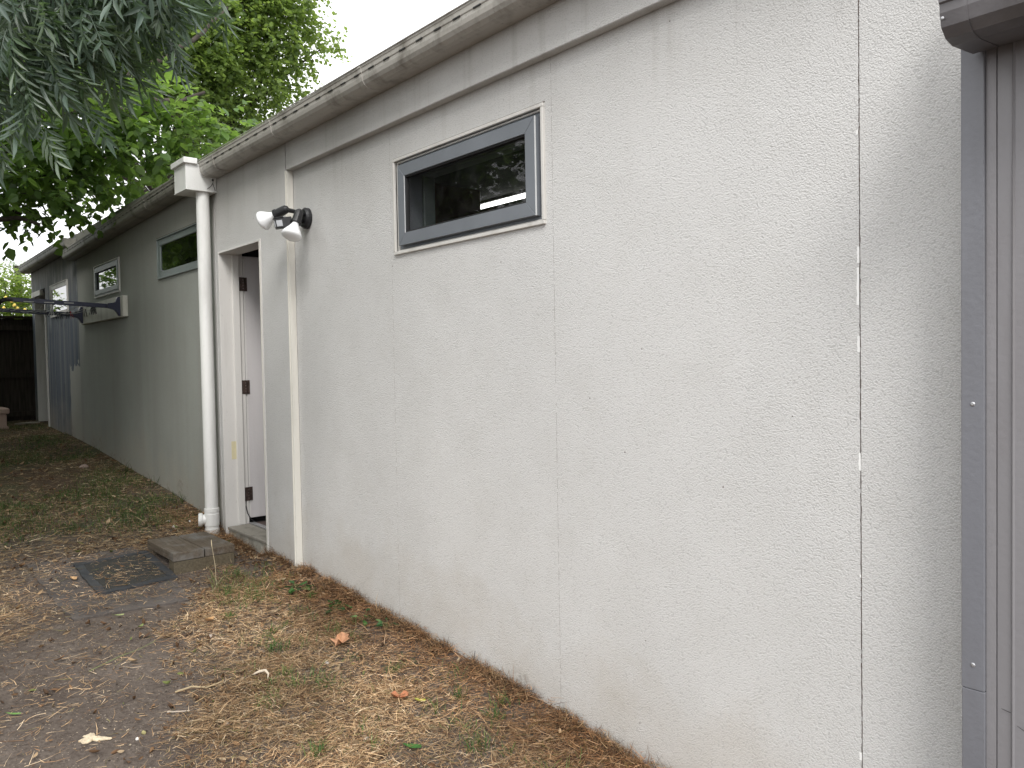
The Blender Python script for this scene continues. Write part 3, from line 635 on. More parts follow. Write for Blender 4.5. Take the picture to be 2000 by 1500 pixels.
stp('bearer', m_w2, x1 - .10, x1 - .003, y0 + .004, y1 - .004, .15, zt - .0525); stp('bearer', m_w1, x0 + .003, x0 + .09, y0 + .004, y1 - .004, .15, zt - .0525)
stp('side_piece', m_w1, x0 + .0905, x1 - .1005, y1 - .05, y1 - .006, .15, zt - .0525)

def slab_on_ground(name, mat, x0, x1, y0, y1, off, th, nx=20, ny=14, wob=.004, seed=0, rot=0.):
    r_ = random.Random(seed); bm = bmesh.new(); G = []
    cx, cy_ = (x0 + x1) / 2, (y0 + y1) / 2
    for i in range(nx + 1):
        row = []
        for j in range(ny + 1):
            x = x0 + (x1 - x0) * i / nx; y = y0 + (y1 - y0) * j / ny
            if i in (0, nx): x += r_.uniform(-wob, wob)
            if j in (0, ny): y += r_.uniform(-wob, wob)
            dx, dy = x - cx, y - cy_; x = cx + dx * math.cos(rot) - dy * math.sin(rot); y = cy_ + dx * math.sin(rot) + dy * math.cos(rot)
            row.append(bm.verts.new((x, y, float(gz(x, y)) + off)))
        G.append(row)
    for i in range(nx):
        for j in range(ny): bm.faces.new((G[i][j], G[i + 1][j], G[i + 1][j + 1], G[i][j + 1]))
    r = bmesh.ops.extrude_face_region(bm, geom=bm.faces[:]); bmesh.ops.translate(bm, verts=[v for v in r['geom'] if isinstance(v, bmesh.types.BMVert)], vec=(0, 0, -th))
    return fin(bm, name, mat, smooth=False)
k = M('grey_sheet'); c = k.mix(k.rng(k.noise(3., 6, .65), .35, .65), (.062, .052, .047), (.098, .084, .076)); c = k.mix(k.rng(k.noise(40., 4, .7), .55, .7, 0, .6), c, (.19, .16, .13)); k.bump(k.noise(30, 4), .003); m_sheet = k.set(Base_Color=c, Roughness=.85)
o = slab_on_ground('rubber_sheet', m_sheet, -5.55, -4.42, -1.26, -.66, .010, .03, 40, 20, .008, 3, .02); rebase(o, (-5, -.95, .2)); tag(o, 'large thin dark grey sheet lying flat on the soil under the doormat', 'sheet')
MT = thing('doormat', 'black rubber-edged doormat with worn textured centre in front of the wooden step', 'doormat', (-5.07, -.84, .235))
m_rub = plain('black_rubber', (.03, .032, .036), .6, .3, 20, .001, dirt=.2)
k = M('mat_pile'); c = k.mix(k.rng(k.noise(14., 5, .7), .35, .65), (.045, .047, .038), (.12, .105, .075)); v = k.vor(230.); c = k.mix(k.rng(v.outputs['Distance'], .1, .5), c, (.035, .035, .032)); k.bump(k.math('ADD', v.outputs['Distance'], k.noise(60, 3)), .006); m_pile = k.set(Base_Color=c, Roughness=.95)
for nm, mt, b in (('mat_border', m_rub, (-5.375, -5.33, -1.055, -.635)), ('mat_border', m_rub, (-4.81, -4.765, -1.055, -.635)), ('mat_border', m_rub, (-5.328, -4.812, -1.055, -1.01)), ('mat_border', m_rub, (-5.328, -4.812, -.68, -.635))):
    o = slab_on_ground(nm, mt, *b, .021, .012, 16 if b[1] - b[0] > .1 else 3, 14 if b[3] - b[2] > .1 else 3, .003, 5); o.parent = MT; o.matrix_parent_inverse = world_of(MT).inverted()
o = slab_on_ground('mat_surface', m_pile, -5.327, -4.813, -1.009, -.681, .018, .010, 24, 14, .003, 6); o.parent = MT; o.matrix_parent_inverse = world_of(MT).inverted()

# ------------------------------------------------------------------ straw, grass, leaf litter
def ribbons(P, D, Ln, Wd, curl, lift, nseg=2, up=None):
    """flat curved ribbons: root P, heading angle D, length, width; returns V (n*(nseg+1)*2,3) and quads"""
    n = len(P); V = np.zeros((n, nseg + 1, 2, 3)); a = D.copy(); q = P.copy()
    side = np.stack([-np.sin(a), np.cos(a), rng.normal(0, .5, n)], -1); side /= np.linalg.norm(side, axis=1, keepdims=True)
    el = lift.copy()
    for s in range(nseg + 1):
        t = s / nseg; w_ = Wd * (1 - .75 * t * t)
        V[:, s, 0] = q - side * w_[:, None] / 2; V[:, s, 1] = q + side * w_[:, None] / 2
        d = np.stack([np.cos(a) * np.cos(el), np.sin(a) * np.cos(el), np.sin(el)], -1); q = q + d * (Ln / nseg)[:, None]
        a = a + curl / nseg; el = el - (up if up is not None else 0)
    b = (np.arange(n) * (nseg + 1) * 2)[:, None, None]; s = np.arange(nseg)[None, :, None] * 2
    Fq = (b + s + np.array([0, 1, 3, 2])[None, None, :]).reshape(-1, 4)
    return V.reshape(-1, 3), Fq
def pal(n, cols, wts, var=.18):
    c = np.array(cols)[rng.choice(len(cols), n, p=np.array(wts) / sum(wts))]; return c * (1 + rng.normal(0, var, (n, 1))).clip(.4, 1.8)
def edge_y(x):   # boundary between trodden path and straw
    return np.interp(x, [-7, -5.6, -4.81, -4.3, -3.48, -2.78, -1.5], [-.2, -.35, -.50, -.72, -1.05, -1.22, -1.6]) + .06 * np.sin(x * 5.1) + .035 * np.sin(x * 13 + 1)
def blocked(x, y):   # step, mat, house
    a = (x > -5.40) & (x < -4.83) & (y > -.65) & (y < -.245)
    m_ = (x > -5.38) & (x < -4.76) & (y > -1.06) & (y < -.63)
    return a, m_
def clump(x, y, sc, th, ph):
    return (np.sin(x * sc + ph) * np.sin(y * sc * 1.13 + 2 * ph) + .6 * np.sin(x * sc * 2.3 + y * sc * 1.7 + 3 * ph)) > th
def wall_y(x): return np.where(x > -4.55, .04, 0.0)
n = 340000
x = -1.2 - 5.4 * rng.random(n) ** 1.0; y = -1.9 + 1.95 * rng.random(n)
keep = y < wall_y(x) - .004
e_ = edge_y(x); d = y - e_
prob = np.clip(.5 + d / .22, .055, 1) * np.clip(1.15 - .75 * np.clip(-(x + 4.9), 0, 1), .2, 1)
prob *= np.where((x > -5.2) & (x < -4.5) & (y > -.3) & (y < 0), .2, 1)        # bare soil by the door
lp = np.clip(1.2 - np.hypot((x + 4.85) / .62, (y + 1.62) / .36), 0, 1) * 1.0           # straw patch at the left edge
prob = np.maximum(prob, lp * .9)
prob = np.where((x > -5.31) & (x < -4.83) & (y > -.99) & (y < -.70), np.maximum(prob, .24), prob); prob = np.where((x > -5.5) & (x < -4.45) & (y < -.63) & (y > -1.25), np.maximum(prob, .2), prob)
inner = (x > -5.32) & (x < -4.82) & (y > -1.0) & (y < -.69); keep &= ~((x > -5.39) & (x < -4.75) & (y > -1.07) & (y < -.62) & ~inner & (rng.random(n) > .12))
bare = np.clip(.5 + (np.sin(x * 3.1 + 1) * np.sin(y * 4.7 + 2) + .6 * np.sin(x * 7.7 + y * 6.1) + .5 * np.sin(x * 17 - y * 13)) * .9, .42, 1); prob = prob * bare
a_, m_ = blocked(x, y); keep &= ~a_; keep &= ~(m_ & (rng.random(n) > .45))
sh = (x > -5.5) & (x < -4.45) & (y < -.66) & (y > -1.25); keep &= ~(sh & (rng.random(n) > .8))
keep &= rng.random(n) < prob
x, y = x[keep], y[keep]; n = len(x)
nearw = np.clip((y + .3) / .3, 0, 1)
offm = np.where((x > -5.38) & (x < -4.76) & (y > -1.06) & (y < -.63), .020, np.where((x > -5.5) & (x < -4.42) & (y < -.66) & (y > -1.26), .0115, 0))
P = np.stack([x, y, gz(x, y) + offm + .002 + np.abs(rng.normal(0, .009, n)) * (1 + nearw)], -1)
Dg = rng.random(n) * 6.283
Ln = rng.gamma(3., .013, n).clip(.012, .13); Wd = rng.uniform(.0009, .0026, n)
V, Fq = ribbons(P, Dg, Ln, Wd, rng.normal(0, .9, n), rng.normal(.04, .16, n).clip(-.15, .7))
over = V[:, 1] > np.repeat(wall_y(x), 6) - .002; V[over, 1] = (np.repeat(wall_y(x), 6) - .002)[over]
lo = gz(V[:, 0], V[:, 1]) + .0015 + np.repeat(offm, 6); V[:, 2] = np.maximum(V[:, 2], lo)
c = pal(n, [(.56, .42, .25), (.42, .29, .16), (.26, .16, .085), (.10, .062, .04), (.72, .60, .41), (.20, .19, .08)], [28, 27, 24, 15, 11, 7])
pale = (.5 + .5 * np.tanh(3 * (np.sin(x * 4.3 + y * 3.1 + 2) + .7 * np.sin(x * 2.1 - y * 5.7))))[:, None]; c = c * (.72 + .36 * pale)
c = c * np.array([1., .93, .90]); rust = np.clip((y + .45) / .4, 0, 1)[:, None]; c = c * (1 - rust * np.array([.28, .42, .5]))
o = soup('straw_litter', V, Fq, m_straw, col=np.repeat(c, 6, 0), kind='stuff')
# rear litter
n = 60000; x = -5.2 - 7.5 * rng.random(n) ** 1.4; y = -2.0 + 2.0 * rng.random(n)
pr_ = .5 + .5 * clump(x, y, 2.2, -.1, .7); pr_ *= np.clip((-x - 5.0) / .7, .25, 1)
keep = (rng.random(n) < pr_) & (y < -.004); a_, m_ = blocked(x, y); keep &= ~a_ & ~m_; sh = (x > -5.56) & (y < -.66) & (y > -1.25); keep &= ~(sh & (rng.random(n) > .2)); x, y = x[keep], y[keep]; n = len(x)
V, Fq = ribbons(np.stack([x, y, gz(x, y) + .003 + np.abs(rng.normal(0, .008, n))], -1), rng.random(n) * 6.283, rng.gamma(3., .016, n).clip(.015, .13), rng.uniform(.0015, .0042, n), rng.normal(0, .8, n), rng.normal(.05, .15, n).clip(-.1, .6))
V[:, 1] = np.minimum(V[:, 1], -.003); V[:, 2] = np.maximum(V[:, 2], gz(V[:, 0], V[:, 1]) + .0015)
c = pal(n, [(.42, .32, .19), (.32, .225, .12), (.17, .105, .06), (.08, .055, .035), (.52, .43, .29)], [16, 28, 30, 20, 6])
soup('dry_litter', V, Fq, m_straw, col=np.repeat(c, 6, 0), kind='stuff')
n = 26000; x = -1.3 - 4.4 * rng.random(n); y = .03 - np.abs(rng.normal(0, .045, n)); x = np.where(rng.random(n) < .2, x, x); ok = (y < wall_y(x) - .006) & ~((x < -4.55) & (y > -.006)) & (np.sin(x * 9) + np.sin(x * 23 + 2) > -1.1 + rng.random(n)); x, y = x[ok], y[ok]; n = len(x)
V, Fq = ribbons(np.stack([x, y, gz(x, y) + np.abs(rng.normal(0, .014, n))], -1), rng.random(n) * 6.283, rng.gamma(3., .012, n).clip(.012, .1), rng.uniform(.001, .0026, n), rng.normal(0, .9, n), rng.normal(.3, .35, n).clip(-.1, 1.2))
V[:, 1] = np.minimum(V[:, 1], np.repeat(wall_y(x), 6) - .002); V[:, 2] = np.maximum(V[:, 2], gz(V[:, 0], V[:, 1]) + .0015)
soup('wall_foot_litter', V, Fq, m_straw, col=np.repeat(pal(n, [(.24, .14, .07), (.14, .08, .045), (.06, .04, .028), (.38, .26, .14)], [4, 5, 4, 2]), 6, 0), kind='stuff')
# green grass
def grass(name, cx, cy_, n, spread, h, wd, lean=.5, cols=((.10, .18, .04), (.07, .14, .04), (.15, .19, .06), (.25, .23, .09)), wts=(4, 4, 2, 1)):
    x = cx + rng.normal(0, spread, n); y = cy_ + rng.normal(0, spread, n); ok = (y < wall_y(x) - .006); a_, m_ = blocked(x, y); ok &= ~a_ & ~m_; x, y = x[ok], y[ok]; h = (h if np.ndim(h) == 0 else h[ok]); n = len(x)
    el = rng.normal(1.15, .28, n).clip(.3, 1.5)
    V, Fq = ribbons(np.stack([x, y, gz(x, y) - .002], -1), rng.random(n) * 6.283, h * rng.uniform(.45, 1.15, n), np.full(n, wd) * rng.uniform(.7, 1.2, n), rng.normal(0, .4, n), el, 3, up=rng.uniform(.1, lean, n))
    V[:, 1] = np.minimum(V[:, 1], np.repeat(wall_y(x), 8) - .003)
    c = pal(n, cols, wts); return V, Fq, np.repeat(c, 8, 0)
def join(L_):
    off = 0; A, Bq, Cc = [], [], []
    for V, Fq, c in L_: A.append(V); Bq.append(Fq + off); Cc.append(c); off += len(V)
    return np.concatenate(A), np.concatenate(Bq), np.concatenate(Cc)
parts_ = []
for _ in range(105):      # loose tufts among the straw
    x = -1.4 - 3.3 * random.random(); y = random.uniform(float(edge_y(x)) + .12, -.08)
    parts_.append(grass('g', x, y, random.randint(10, 50), random.uniform(.012, .05), random.uniform(.03, .07), .003))
for _ in range(330):     # the greener strip of the rear yard
    x = -6.1 - 6.4 * random.random() ** 1.1; y = random.uniform(-1.5, -.05)
    if not clump(np.array(x), np.array(y), 1.9, -.25, 1.7): continue
    parts_.append(grass('g', x, y, random.randint(40, 110), random.uniform(.05, .15), random.uniform(.035, .06), .0042, cols=((.07, .125, .032), (.05, .095, .028), (.12, .14, .045), (.22, .19, .085))))
V, Fq, c = join(parts_); soup('green_grass', V, Fq, m_blade, col=c, kind='stuff')
# tufts one can pick out
def tuft(loc, n, spread, h, wd, label, lean=.5, cols=((.075, .14, .03), (.05, .11, .03), (.14, .17, .05)), wts=(4, 4, 1), group=None, nm='grass_tuft'):
    V, Fq, c = grass(nm, loc[0], loc[1], n, spread, h, wd, lean, cols, wts); z = float(gz(loc[0], loc[1]))
    o = soup(nm, V - np.array([loc[0], loc[1], z]), Fq, m_blade, col=c); o.location = (loc[0], loc[1], z); return tag(o, label, 'grass', group)
tuft((-3.51, -.59), 60, .028, .075, .0035, 'bright green grass tuft in the middle of the straw, left of the orange leaf', .35)
tuft((-2.39, -.19), 45, .02, .06, .0035, 'dark green grass tuft near the wall foot at the bottom of the photo', .3)
tuft((-2.62, -.20), 40, .02, .055, .0033, 'small green grass tuft beside the wall, just left of the lower wall seam', .3)
tuft((-3.02, -.58), 38, .03, .06, .003, 'thin green grass tuft in straw below the white curved pod', .4)
tuft((-2.25, -.38), 40, .03, .07, .003, 'green grass tuft at the very bottom edge of the photo near the broad green leaf', .4)
tuft((-6.62, -.035), 26, .05, .15, .005, 'tall dark grass against the rear wall nearest the downpipe', .7, ((.035, .06, .018), (.05, .075, .025)), (1, 1))
tuft((-7.25, -.035), 22, .05, .13, .005, 'tall dark grass against the rear wall under the large reflecting window', .7, ((.035, .06, .018), (.05, .075, .025)), (1, 1))
tuft((-8.05, -.035), 18, .05, .15, .006, 'wispy dark grass against the rear wall furthest from the downpipe', .7, ((.03, .05, .018), (.05, .07, .025)), (1, 1))
tuft((-4.50, -.52), 16, .018, .16, .003, 'tall pale wispy seed grass growing right in front of the wooden step', .25, ((.30, .26, .14), (.15, .18, .07)), (2, 2))
tuft((-4.38, -.49), 26, .03, .10, .0035, 'green and straw coloured grass clump in front of the wooden step', .5, ((.10, .14, .04), (.26, .22, .11)), (2, 1))
tuft((-4.78, -1.50), 30, .02, .075, .0028, 'pale dried grass tuft standing on the path at the left edge', .5, ((.52, .42, .26), (.42, .32, .18)), (1, 1))
# seed stalk
bm = bmesh.new(); tube(bm, [(-4.52, -.50, .2), (-4.53, -.5, .31), (-4.56, -.505, .42)], [.0015, .0012, .0009], 5)
lathe(bm, (-4.56, -.505, .415), (-.2, 0, 1), [(.0008, 0), (.0022, .008), (.0026, .02), (.0018, .034), (.0006, .042)], 7); tag(rebase(fin(bm, 'seed_stalk', plain('seed_straw', (.55, .46, .30), .8)), (-4.52, -.5, .19)), 'single pale seed stalk standing upright before the wooden step', 'grass')

# curled leaves
def curl_leaf(L_, W_, cup, n=6, lobes=0, twist=.3):
    """little curled leaf: strip of n rings of 5 verts"""
    V = []; Fq = []
    for i in range(n + 1):
        t = i / n; w_ = W_ * math.sin(math.pi * min(.97, .06 + t * .92)) ** .8
        if lobes: w_ *= 1 + .45 * math.sin(t * math.pi * lobes) 
        for j in range(5):
            s = (j - 2) / 2; V.append((L_ * (t - .5), w_ * s * .5, cup * (abs(s) ** 1.6) * w_ + cup * L_ * .5 * (2 * t - 1) ** 2 + twist * s * (t - .5) * W_))
    for i in range(n):
        for j in range(4): a = i * 5 + j; Fq.append((a, a + 1, a + 6, a + 5))
    return np.array(V), np.array(Fq)
n = 2900; Vs, Fs, Cs = [], [], []; off = 0; tpl = [curl_leaf(1, .42, c_, 4, 0, t_) for c_, t_ in ((.3, .3), (.5, -.4), (.15, .6), (.7, .1), (-.3, .3))]
for i in range(n):
    r_ = random.random()
    if r_ < .40: x = -1.5 - 3.6 * random.random(); y = random.uniform(float(edge_y(x)) - .1, .02)
    elif r_ < .62: x = random.uniform(-5.6, -4.0); y = -abs(random.gauss(0, .10)) - .01
    elif r_ < .70: x = random.uniform(-5.7, -2.5); y = random.uniform(-1.75, float(edge_y(x)))
    else: x = -5.5 - 6.5 * random.random() ** 1.5; y = random.uniform(-1.6, -.02)
    if y > float(wall_y(np.array(x))) - .02: continue
    a_, m_ = blocked(np.array(x), np.array(y))
    if a_ or (m_ and random.random() > .3): continue
    V, Fq = random.choice(tpl); s = (.010 + random.random() ** 2.2 * .034) * (1.25 if x < -5.5 else 1)
    R3 = Matrix.Rotation(random.random() * 6.28, 3, 'Z') @ Matrix.Rotation(random.gauss(0, .8), 3, 'X') @ Matrix.Rotation(random.gauss(0, .55), 3, 'Y')
    V = V * s @ np.array(R3).T + np.array([x, y, float(gz(x, y)) + .006 + random.random() * .008]); V[:, 1] = np.minimum(V[:, 1], (.038 if x > -4.55 else -.003))
    Vs.append(V); Fs.append(Fq + off); off += len(V); Cs.append(np.repeat(pal(1, [(.20, .12, .065), (.13, .075, .042), (.28, .20, .12), (.08, .05, .032), (.38, .29, .19), (.13, .15, .05)], [4, 5, 4, 4, 1.3, .5]), len(V), 0))
soup('leaf_litter', np.concatenate(Vs), np.concatenate(Fs), m_straw, col=np.concatenate(Cs), kind='stuff')
# specks of bark, stones, chips on the soil
n = 5200; x = -1.5 - 5.6 * rng.random(n); y = -1.9 + 1.9 * rng.random(n); a_, m_ = blocked(x, y); ok = ~a_ & (y < -.02); x, y = x[ok], y[ok]; n = len(x)
s = rng.gamma(2., .0014, n).clip(.001, .009); base_ = np.array([(1, 0, 0), (0, 1, 0), (-1, 0, 0), (0, -1, 0), (0, 0, .8)]); th = rng.random(n) * 6.28
bv = base_[None] * rng.uniform(.5, 1.4, (n, 5, 1)) * s[:, None, None]; cs_, sn = np.cos(th)[:, None], np.sin(th)[:, None]; bv = np.stack([bv[..., 0] * cs_ - bv[..., 1] * sn * .6, bv[..., 0] * sn + bv[..., 1] * cs_ * .6, bv[..., 2]], -1)
V = (bv + np.stack([x, y, gz(x, y) + .001], -1)[:, None]).reshape(-1, 3); Fq = (np.arange(n)[:, None, None] * 5 + np.array([(0, 1, 4), (1, 2, 4), (2, 3, 4), (3, 0, 4)])[None]).reshape(-1, 3)
c = pal(n, [(.10, .08, .065), (.2, .16, .125), (.45, .38, .28), (.04, .032, .026)], [5, 3, 1, 3]); soup('soil_crumbs', V, Fq, m_straw, col=np.repeat(c, 5, 0), kind='stuff')

def leafobj(name, loc, L_, W_, cup, colr, label, cat='leaf', rot=(0, 0, 0), n=8, lobes=0, tw=.3, dz=.012, group=None):
    V, Fq = curl_leaf(L_, W_, cup, n, lobes, tw); o = soup(name, V, Fq, m_straw if cat != 'weed' else m_blade, col=np.tile(np.array(colr), (len(V), 1)) * rng.uniform(.85, 1.15, (len(V), 1)))
    o.location = (loc[0], loc[1], float(gz(loc[0], loc[1])) + dz); o.rotation_euler = rot; o.data.shade_smooth(); return tag(o, label, cat, group)
# lobed orange leaf
bm = bmesh.new(); cv = bm.verts.new((0, 0, 0)); ring = []
rad = [.046, .034, .056, .036, .066, .036, .052, .03, .04, .026, .03, .03]
for i, r_ in enumerate(rad):
    a = 2 * math.pi * i / len(rad); ring.append(bm.verts.new((r_ * math.cos(a), r_ * math.sin(a), (.03 if i % 3 == 0 else .008) * (1 if i % 4 else .4) + random.uniform(0, .008))))
for i in range(12): bm.faces.new((cv, ring[i], ring[(i + 1) % 12]))
o = fin(bm, 'fallen_maple_leaf', plain('orange_leaf', (.44, .23, .125), .6, .35, 30, .001), recalc=False); o.location = (-3.39, -.318, float(gz(-3.39, -.318)) + .022); o.rotation_euler = (.25, -.15, .8); tag(o, 'large curled orange maple leaf lying on the straw near the wall', 'leaf')
bm = bmesh.new(); tube(bm, [(0, 0, 0), (.03, .012, .012), (.06, .01, .02), (.085, -.008, .014), (.095, -.03, .004)], [.002, .006, .006, .004, .001], 7); o = fin(bm, 'dry_pod', plain('pale_pod', (.55, .47, .37)), smooth=True); o.location = (-3.28, -.80, float(gz(-3.28, -.8)) + .012); o.rotation_euler = (0, 0, .6); tag(o, 'pale curved dry seed pod lying on the straw', 'seed pod')
leafobj('dry_leaf', (-2.72, -.42), .07, .035, .5, (.40, .17, .09), 'curled reddish brown leaf on the straw near the bottom centre', rot=(.2, .1, 1.), lobes=3)
leafobj('dry_leaf', (-4.02, -.72), .075, .03, .4, (.48, .30, .15), 'tan curled leaf at the edge of the soil path', rot=(.1, .2, 2.2))
leafobj('dry_leaf', (-5.13, -1.10), .06, .03, .4, (.5, .33, .18), 'pale tan leaf lying at the outer corner of the doormat', rot=(.1, .1, .3))
leafobj('fallen_leaf', (-2.66, -.36), .055, .022, .25, (.42, .42, .07), 'small yellow-green leaf on the straw near the wall foot', rot=(.1, 0, .4))
leafobj('fallen_leaf', (-3.50, -1.64), .06, .014, .2, (.13, .24, .07), 'narrow fresh green leaf on the bare soil at the bottom left', rot=(0, .1, .9))
leafobj('fallen_leaf', (-4.10, -1.02), .065, .016, .2, (.20, .24, .09), 'narrow green leaf lying on the soil path below the dark sheet', rot=(0, .1, 2.5))
leafobj('fallen_leaf', (-4.35, -1.06), .055, .018, .2, (.24, .27, .12), 'pale green leaf on the soil at the lower corner of the dark sheet', rot=(0, .1, 1.3))
leafobj('broad_leaf', (-2.39, -.575), .09, .03, .25, (.055, .14, .035), 'broad glossy green leaf at the bottom edge of the photo', rot=(0, -.1, .3))
leafobj('dry_leaf', (-4.78, -1.80 + .12), .09, .02, .5, (.5, .42, .33), 'pale twisted dead leaf on the soil at the left edge', rot=(.3, .1, .5))
# broad leaved weeds by the wall
for loc, nL, sz, lab in (((-4.19, -.17), 13, .058, 'broad-leaved green weed in the straw, nearest the edge bead'), ((-3.81, -.13), 11, .062, 'broad-leaved green weed against the wall, second from the door side'), ((-3.56, -.10), 6, .055, 'small green weed by the wall left of the orange leaf'), ((-3.40, -.06), 8, .05, 'dark green weed at the wall foot above the orange leaf')):
    Tn = thing('weed', lab, 'weed', (loc[0], loc[1], float(gz(*loc))), 'broad-leaved weeds along the wall foot')
    bm = bmesh.new(); tips = []
    for i in range(nL):
        a = random.random() * 6.28; r_ = random.uniform(.01, .055); hgt = random.uniform(.012, .05); tips.append((r_ * math.cos(a), min(r_ * math.sin(a), -loc[1] - .02), hgt, a)); tube(bm, [(0, 0, 0), (tips[-1][0] * .5, tips[-1][1] * .5, hgt * .7), tips[-1][:3]], .0012, 4)
    st = fin(bm, 'stem', m_twig); st.parent = Tn
    for i, (tx, ty, tz, a) in enumerate(tips):
        V, Fq = curl_leaf(sz * random.uniform(.6, 1), sz * .45, .2, 5); V[:, 0] += sz * .4
        o = soup('leaf', V, Fq, m_blade, col=np.tile(pal(1, [(.06, .14, .035), (.04, .09, .03), (.13, .2, .07)], [3, 3, 1]), (len(V), 1))); o.parent = Tn; o.location = (tx, ty, tz); o.rotation_euler = (random.gauss(0, .3), random.uniform(-.3, .5), a)
# sawdust heap, stones, rubbish
bm = bmesh.new(); bmesh.ops.create_icosphere(bm, subdivisions=4, radius=1)
for v in bm.verts:
    p = v.co; rr = 1 + .45 * math.sin(3 * math.atan2(p.y, p.x) + 1) + .2 * math.sin(7 * math.atan2(p.y, p.x)); v.co = Vector((p.x * .045 * rr, p.y * .028 * rr, p.z * .006 + random.uniform(-.0012, .0012)))
o = fin(bm, 'sawdust_heap', plain('sawdust', (.62, .52, .37), .95, .2, 60, .003, 250)); o.location = (-3.17, -1.44, float(gz(-3.17, -1.44)) + .002); o.rotation_euler = (0, 0, .7); tag(o, 'small flat heap of pale yellow sawdust on the bare soil', 'sawdust')
def stone(loc, s, colr, label, name='stone', cat='stone', group=None, flat=.6):
    bm = bmesh.new(); bmesh.ops.create_icosphere(bm, subdivisions=2, radius=1); ph = random.random() * 6
    for v in bm.verts: v.co = Vector((v.co.x * s * (1 + .2 * math.sin(ph + 3 * v.co.y)), v.co.y * s * .7 * (1 + .15 * math.sin(ph + 4 * v.co.z)), v.co.z * s * flat)) * random.uniform(.92, 1.08)
    o = fin(bm, name, plain(name, colr, .7, .2, 50), smooth=False); o.location = (loc[0], loc[1], float(gz(*loc)) + s * flat * .5); o.rotation_euler = (0, 0, ph); tag(o, label, cat, group)
stone((-3.07, -1.315), .009, (.72, .70, .66), 'small white pebble beside the sawdust heap')
stone((-3.10, -1.285), .010, (.30, .27, .12), 'small olive brown pebble next to the white pebble', flat=.8)
stone((-3.83, -.78), .013, (.70, .70, .68), 'crumpled white scrap lying on the straw at the path edge', 'paper_scrap', 'litter')
stone((-3.22, -.48), .013, (.38, .38, .38), 'rounded grey stone in the straw below the orange leaf')
stone((-2.55, -.67), .014, (.42, .40, .38), 'pale grey stone in the straw at the bottom edge of the photo')
stone((-2.98, -1.02), .014, (.24, .20, .17), 'small brown stone where soil meets straw at the bottom')
for loc, s, lab in (((-5.98, -.27), .028, 'white plaster fragment on the litter left of the downpipe foot, largest one'), ((-5.72, -.22), .022, 'white plaster fragment closest to the downpipe foot'), ((-6.18, -.25), .018, 'small white plaster fragment furthest from the downpipe foot')):
    stone(loc, s, (.66, .65, .62), lab, 'plaster_fragment', 'rubble', 'white fragments beside the downpipe', .35)
stone((-8.43, -.34), .06, (.34, .25, .21), 'flat pinkish piece of broken tile on the rear grass', 'broken_tile', 'rubble', flat=.35)
def stick(pts, r_, colr, label):
    p0 = pts[0]; Z = lambda p: float(gz(p[0], p[1])) + p[2]
    bm = bmesh.new(); tube(bm, [(p[0], p[1], Z(p)) for p in pts], [r_ * (1 - .6 * i / len(pts)) for i in range(len(pts))], 5); tag(rebase(fin(bm, 'twig', plain('dry_twig', colr, .8)), (p0[0], p0[1], Z(p0))), label, 'twig')
stick([(-3.72, -1.33, .01), (-3.78, -1.2, .014), (-3.82, -1.1, .012), (-3.86, -1.02, .02)], .0022, (.17, .19, .08), 'thin greenish twig with a small leaf lying on the bare soil')
stick([(-3.33, -1.10, .006), (-3.315, -1.04, .018), (-3.285, -.99, .012), (-3.28, -.92, .02)], .004, (.42, .33, .2), 'flat tan stick at the boundary of soil and straw')
stick([(-3.2, -1.17, .006), (-3.165, -1.13, .012), (-3.16, -1.10, .008)], .0032, (.45, .38, .31), 'short pale stick lying on the bare soil near the straw')
stick([(-2.80, .022, .0), (-2.795, .020, .035), (-2.79, .022, .07)], .0022, (.05, .04, .035), 'thin dark dead stalk standing upright against the wall foot')

# ------------------------------------------------------------------ trees
def leaf_tpl(wr=.42, tipx=1.):
    # two halves folded along the midrib, 3 quads-ish per half -> 4 quads in all
    V = np.array([(0, 0, 0), (.30, wr * .5, .06), (.68, wr * .38, .05), (tipx, 0, -.05), (.68, -wr * .38, .05), (.30, -wr * .5, .06)])
    Fq = np.array([(0, 3, 2, 1), (0, 5, 4, 3)]); return V, Fq
def place(tpl, P, X, Nn, sc):
    V0, F0 = tpl; X = X / np.linalg.norm(X, axis=1, keepdims=True); Y = np.cross(Nn, X); Y /= np.linalg.norm(Y, axis=1, keepdims=True) + 1e-9; Z = np.cross(X, Y)
    V = P[:, None] + sc[:, None, None] * (V0[None, :, 0:1] * X[:, None] + V0[None, :, 1:2] * Y[:, None] + V0[None, :, 2:3] * Z[:, None])
    Fq = np.arange(len(P))[:, None, None] * len(V0) + F0[None]; return V.reshape(-1, 3), Fq.reshape(-1, F0.shape[1]), (X, Y, Z)
def unit(v): return v / (np.linalg.norm(v, axis=-1, keepdims=True) + 1e-9)
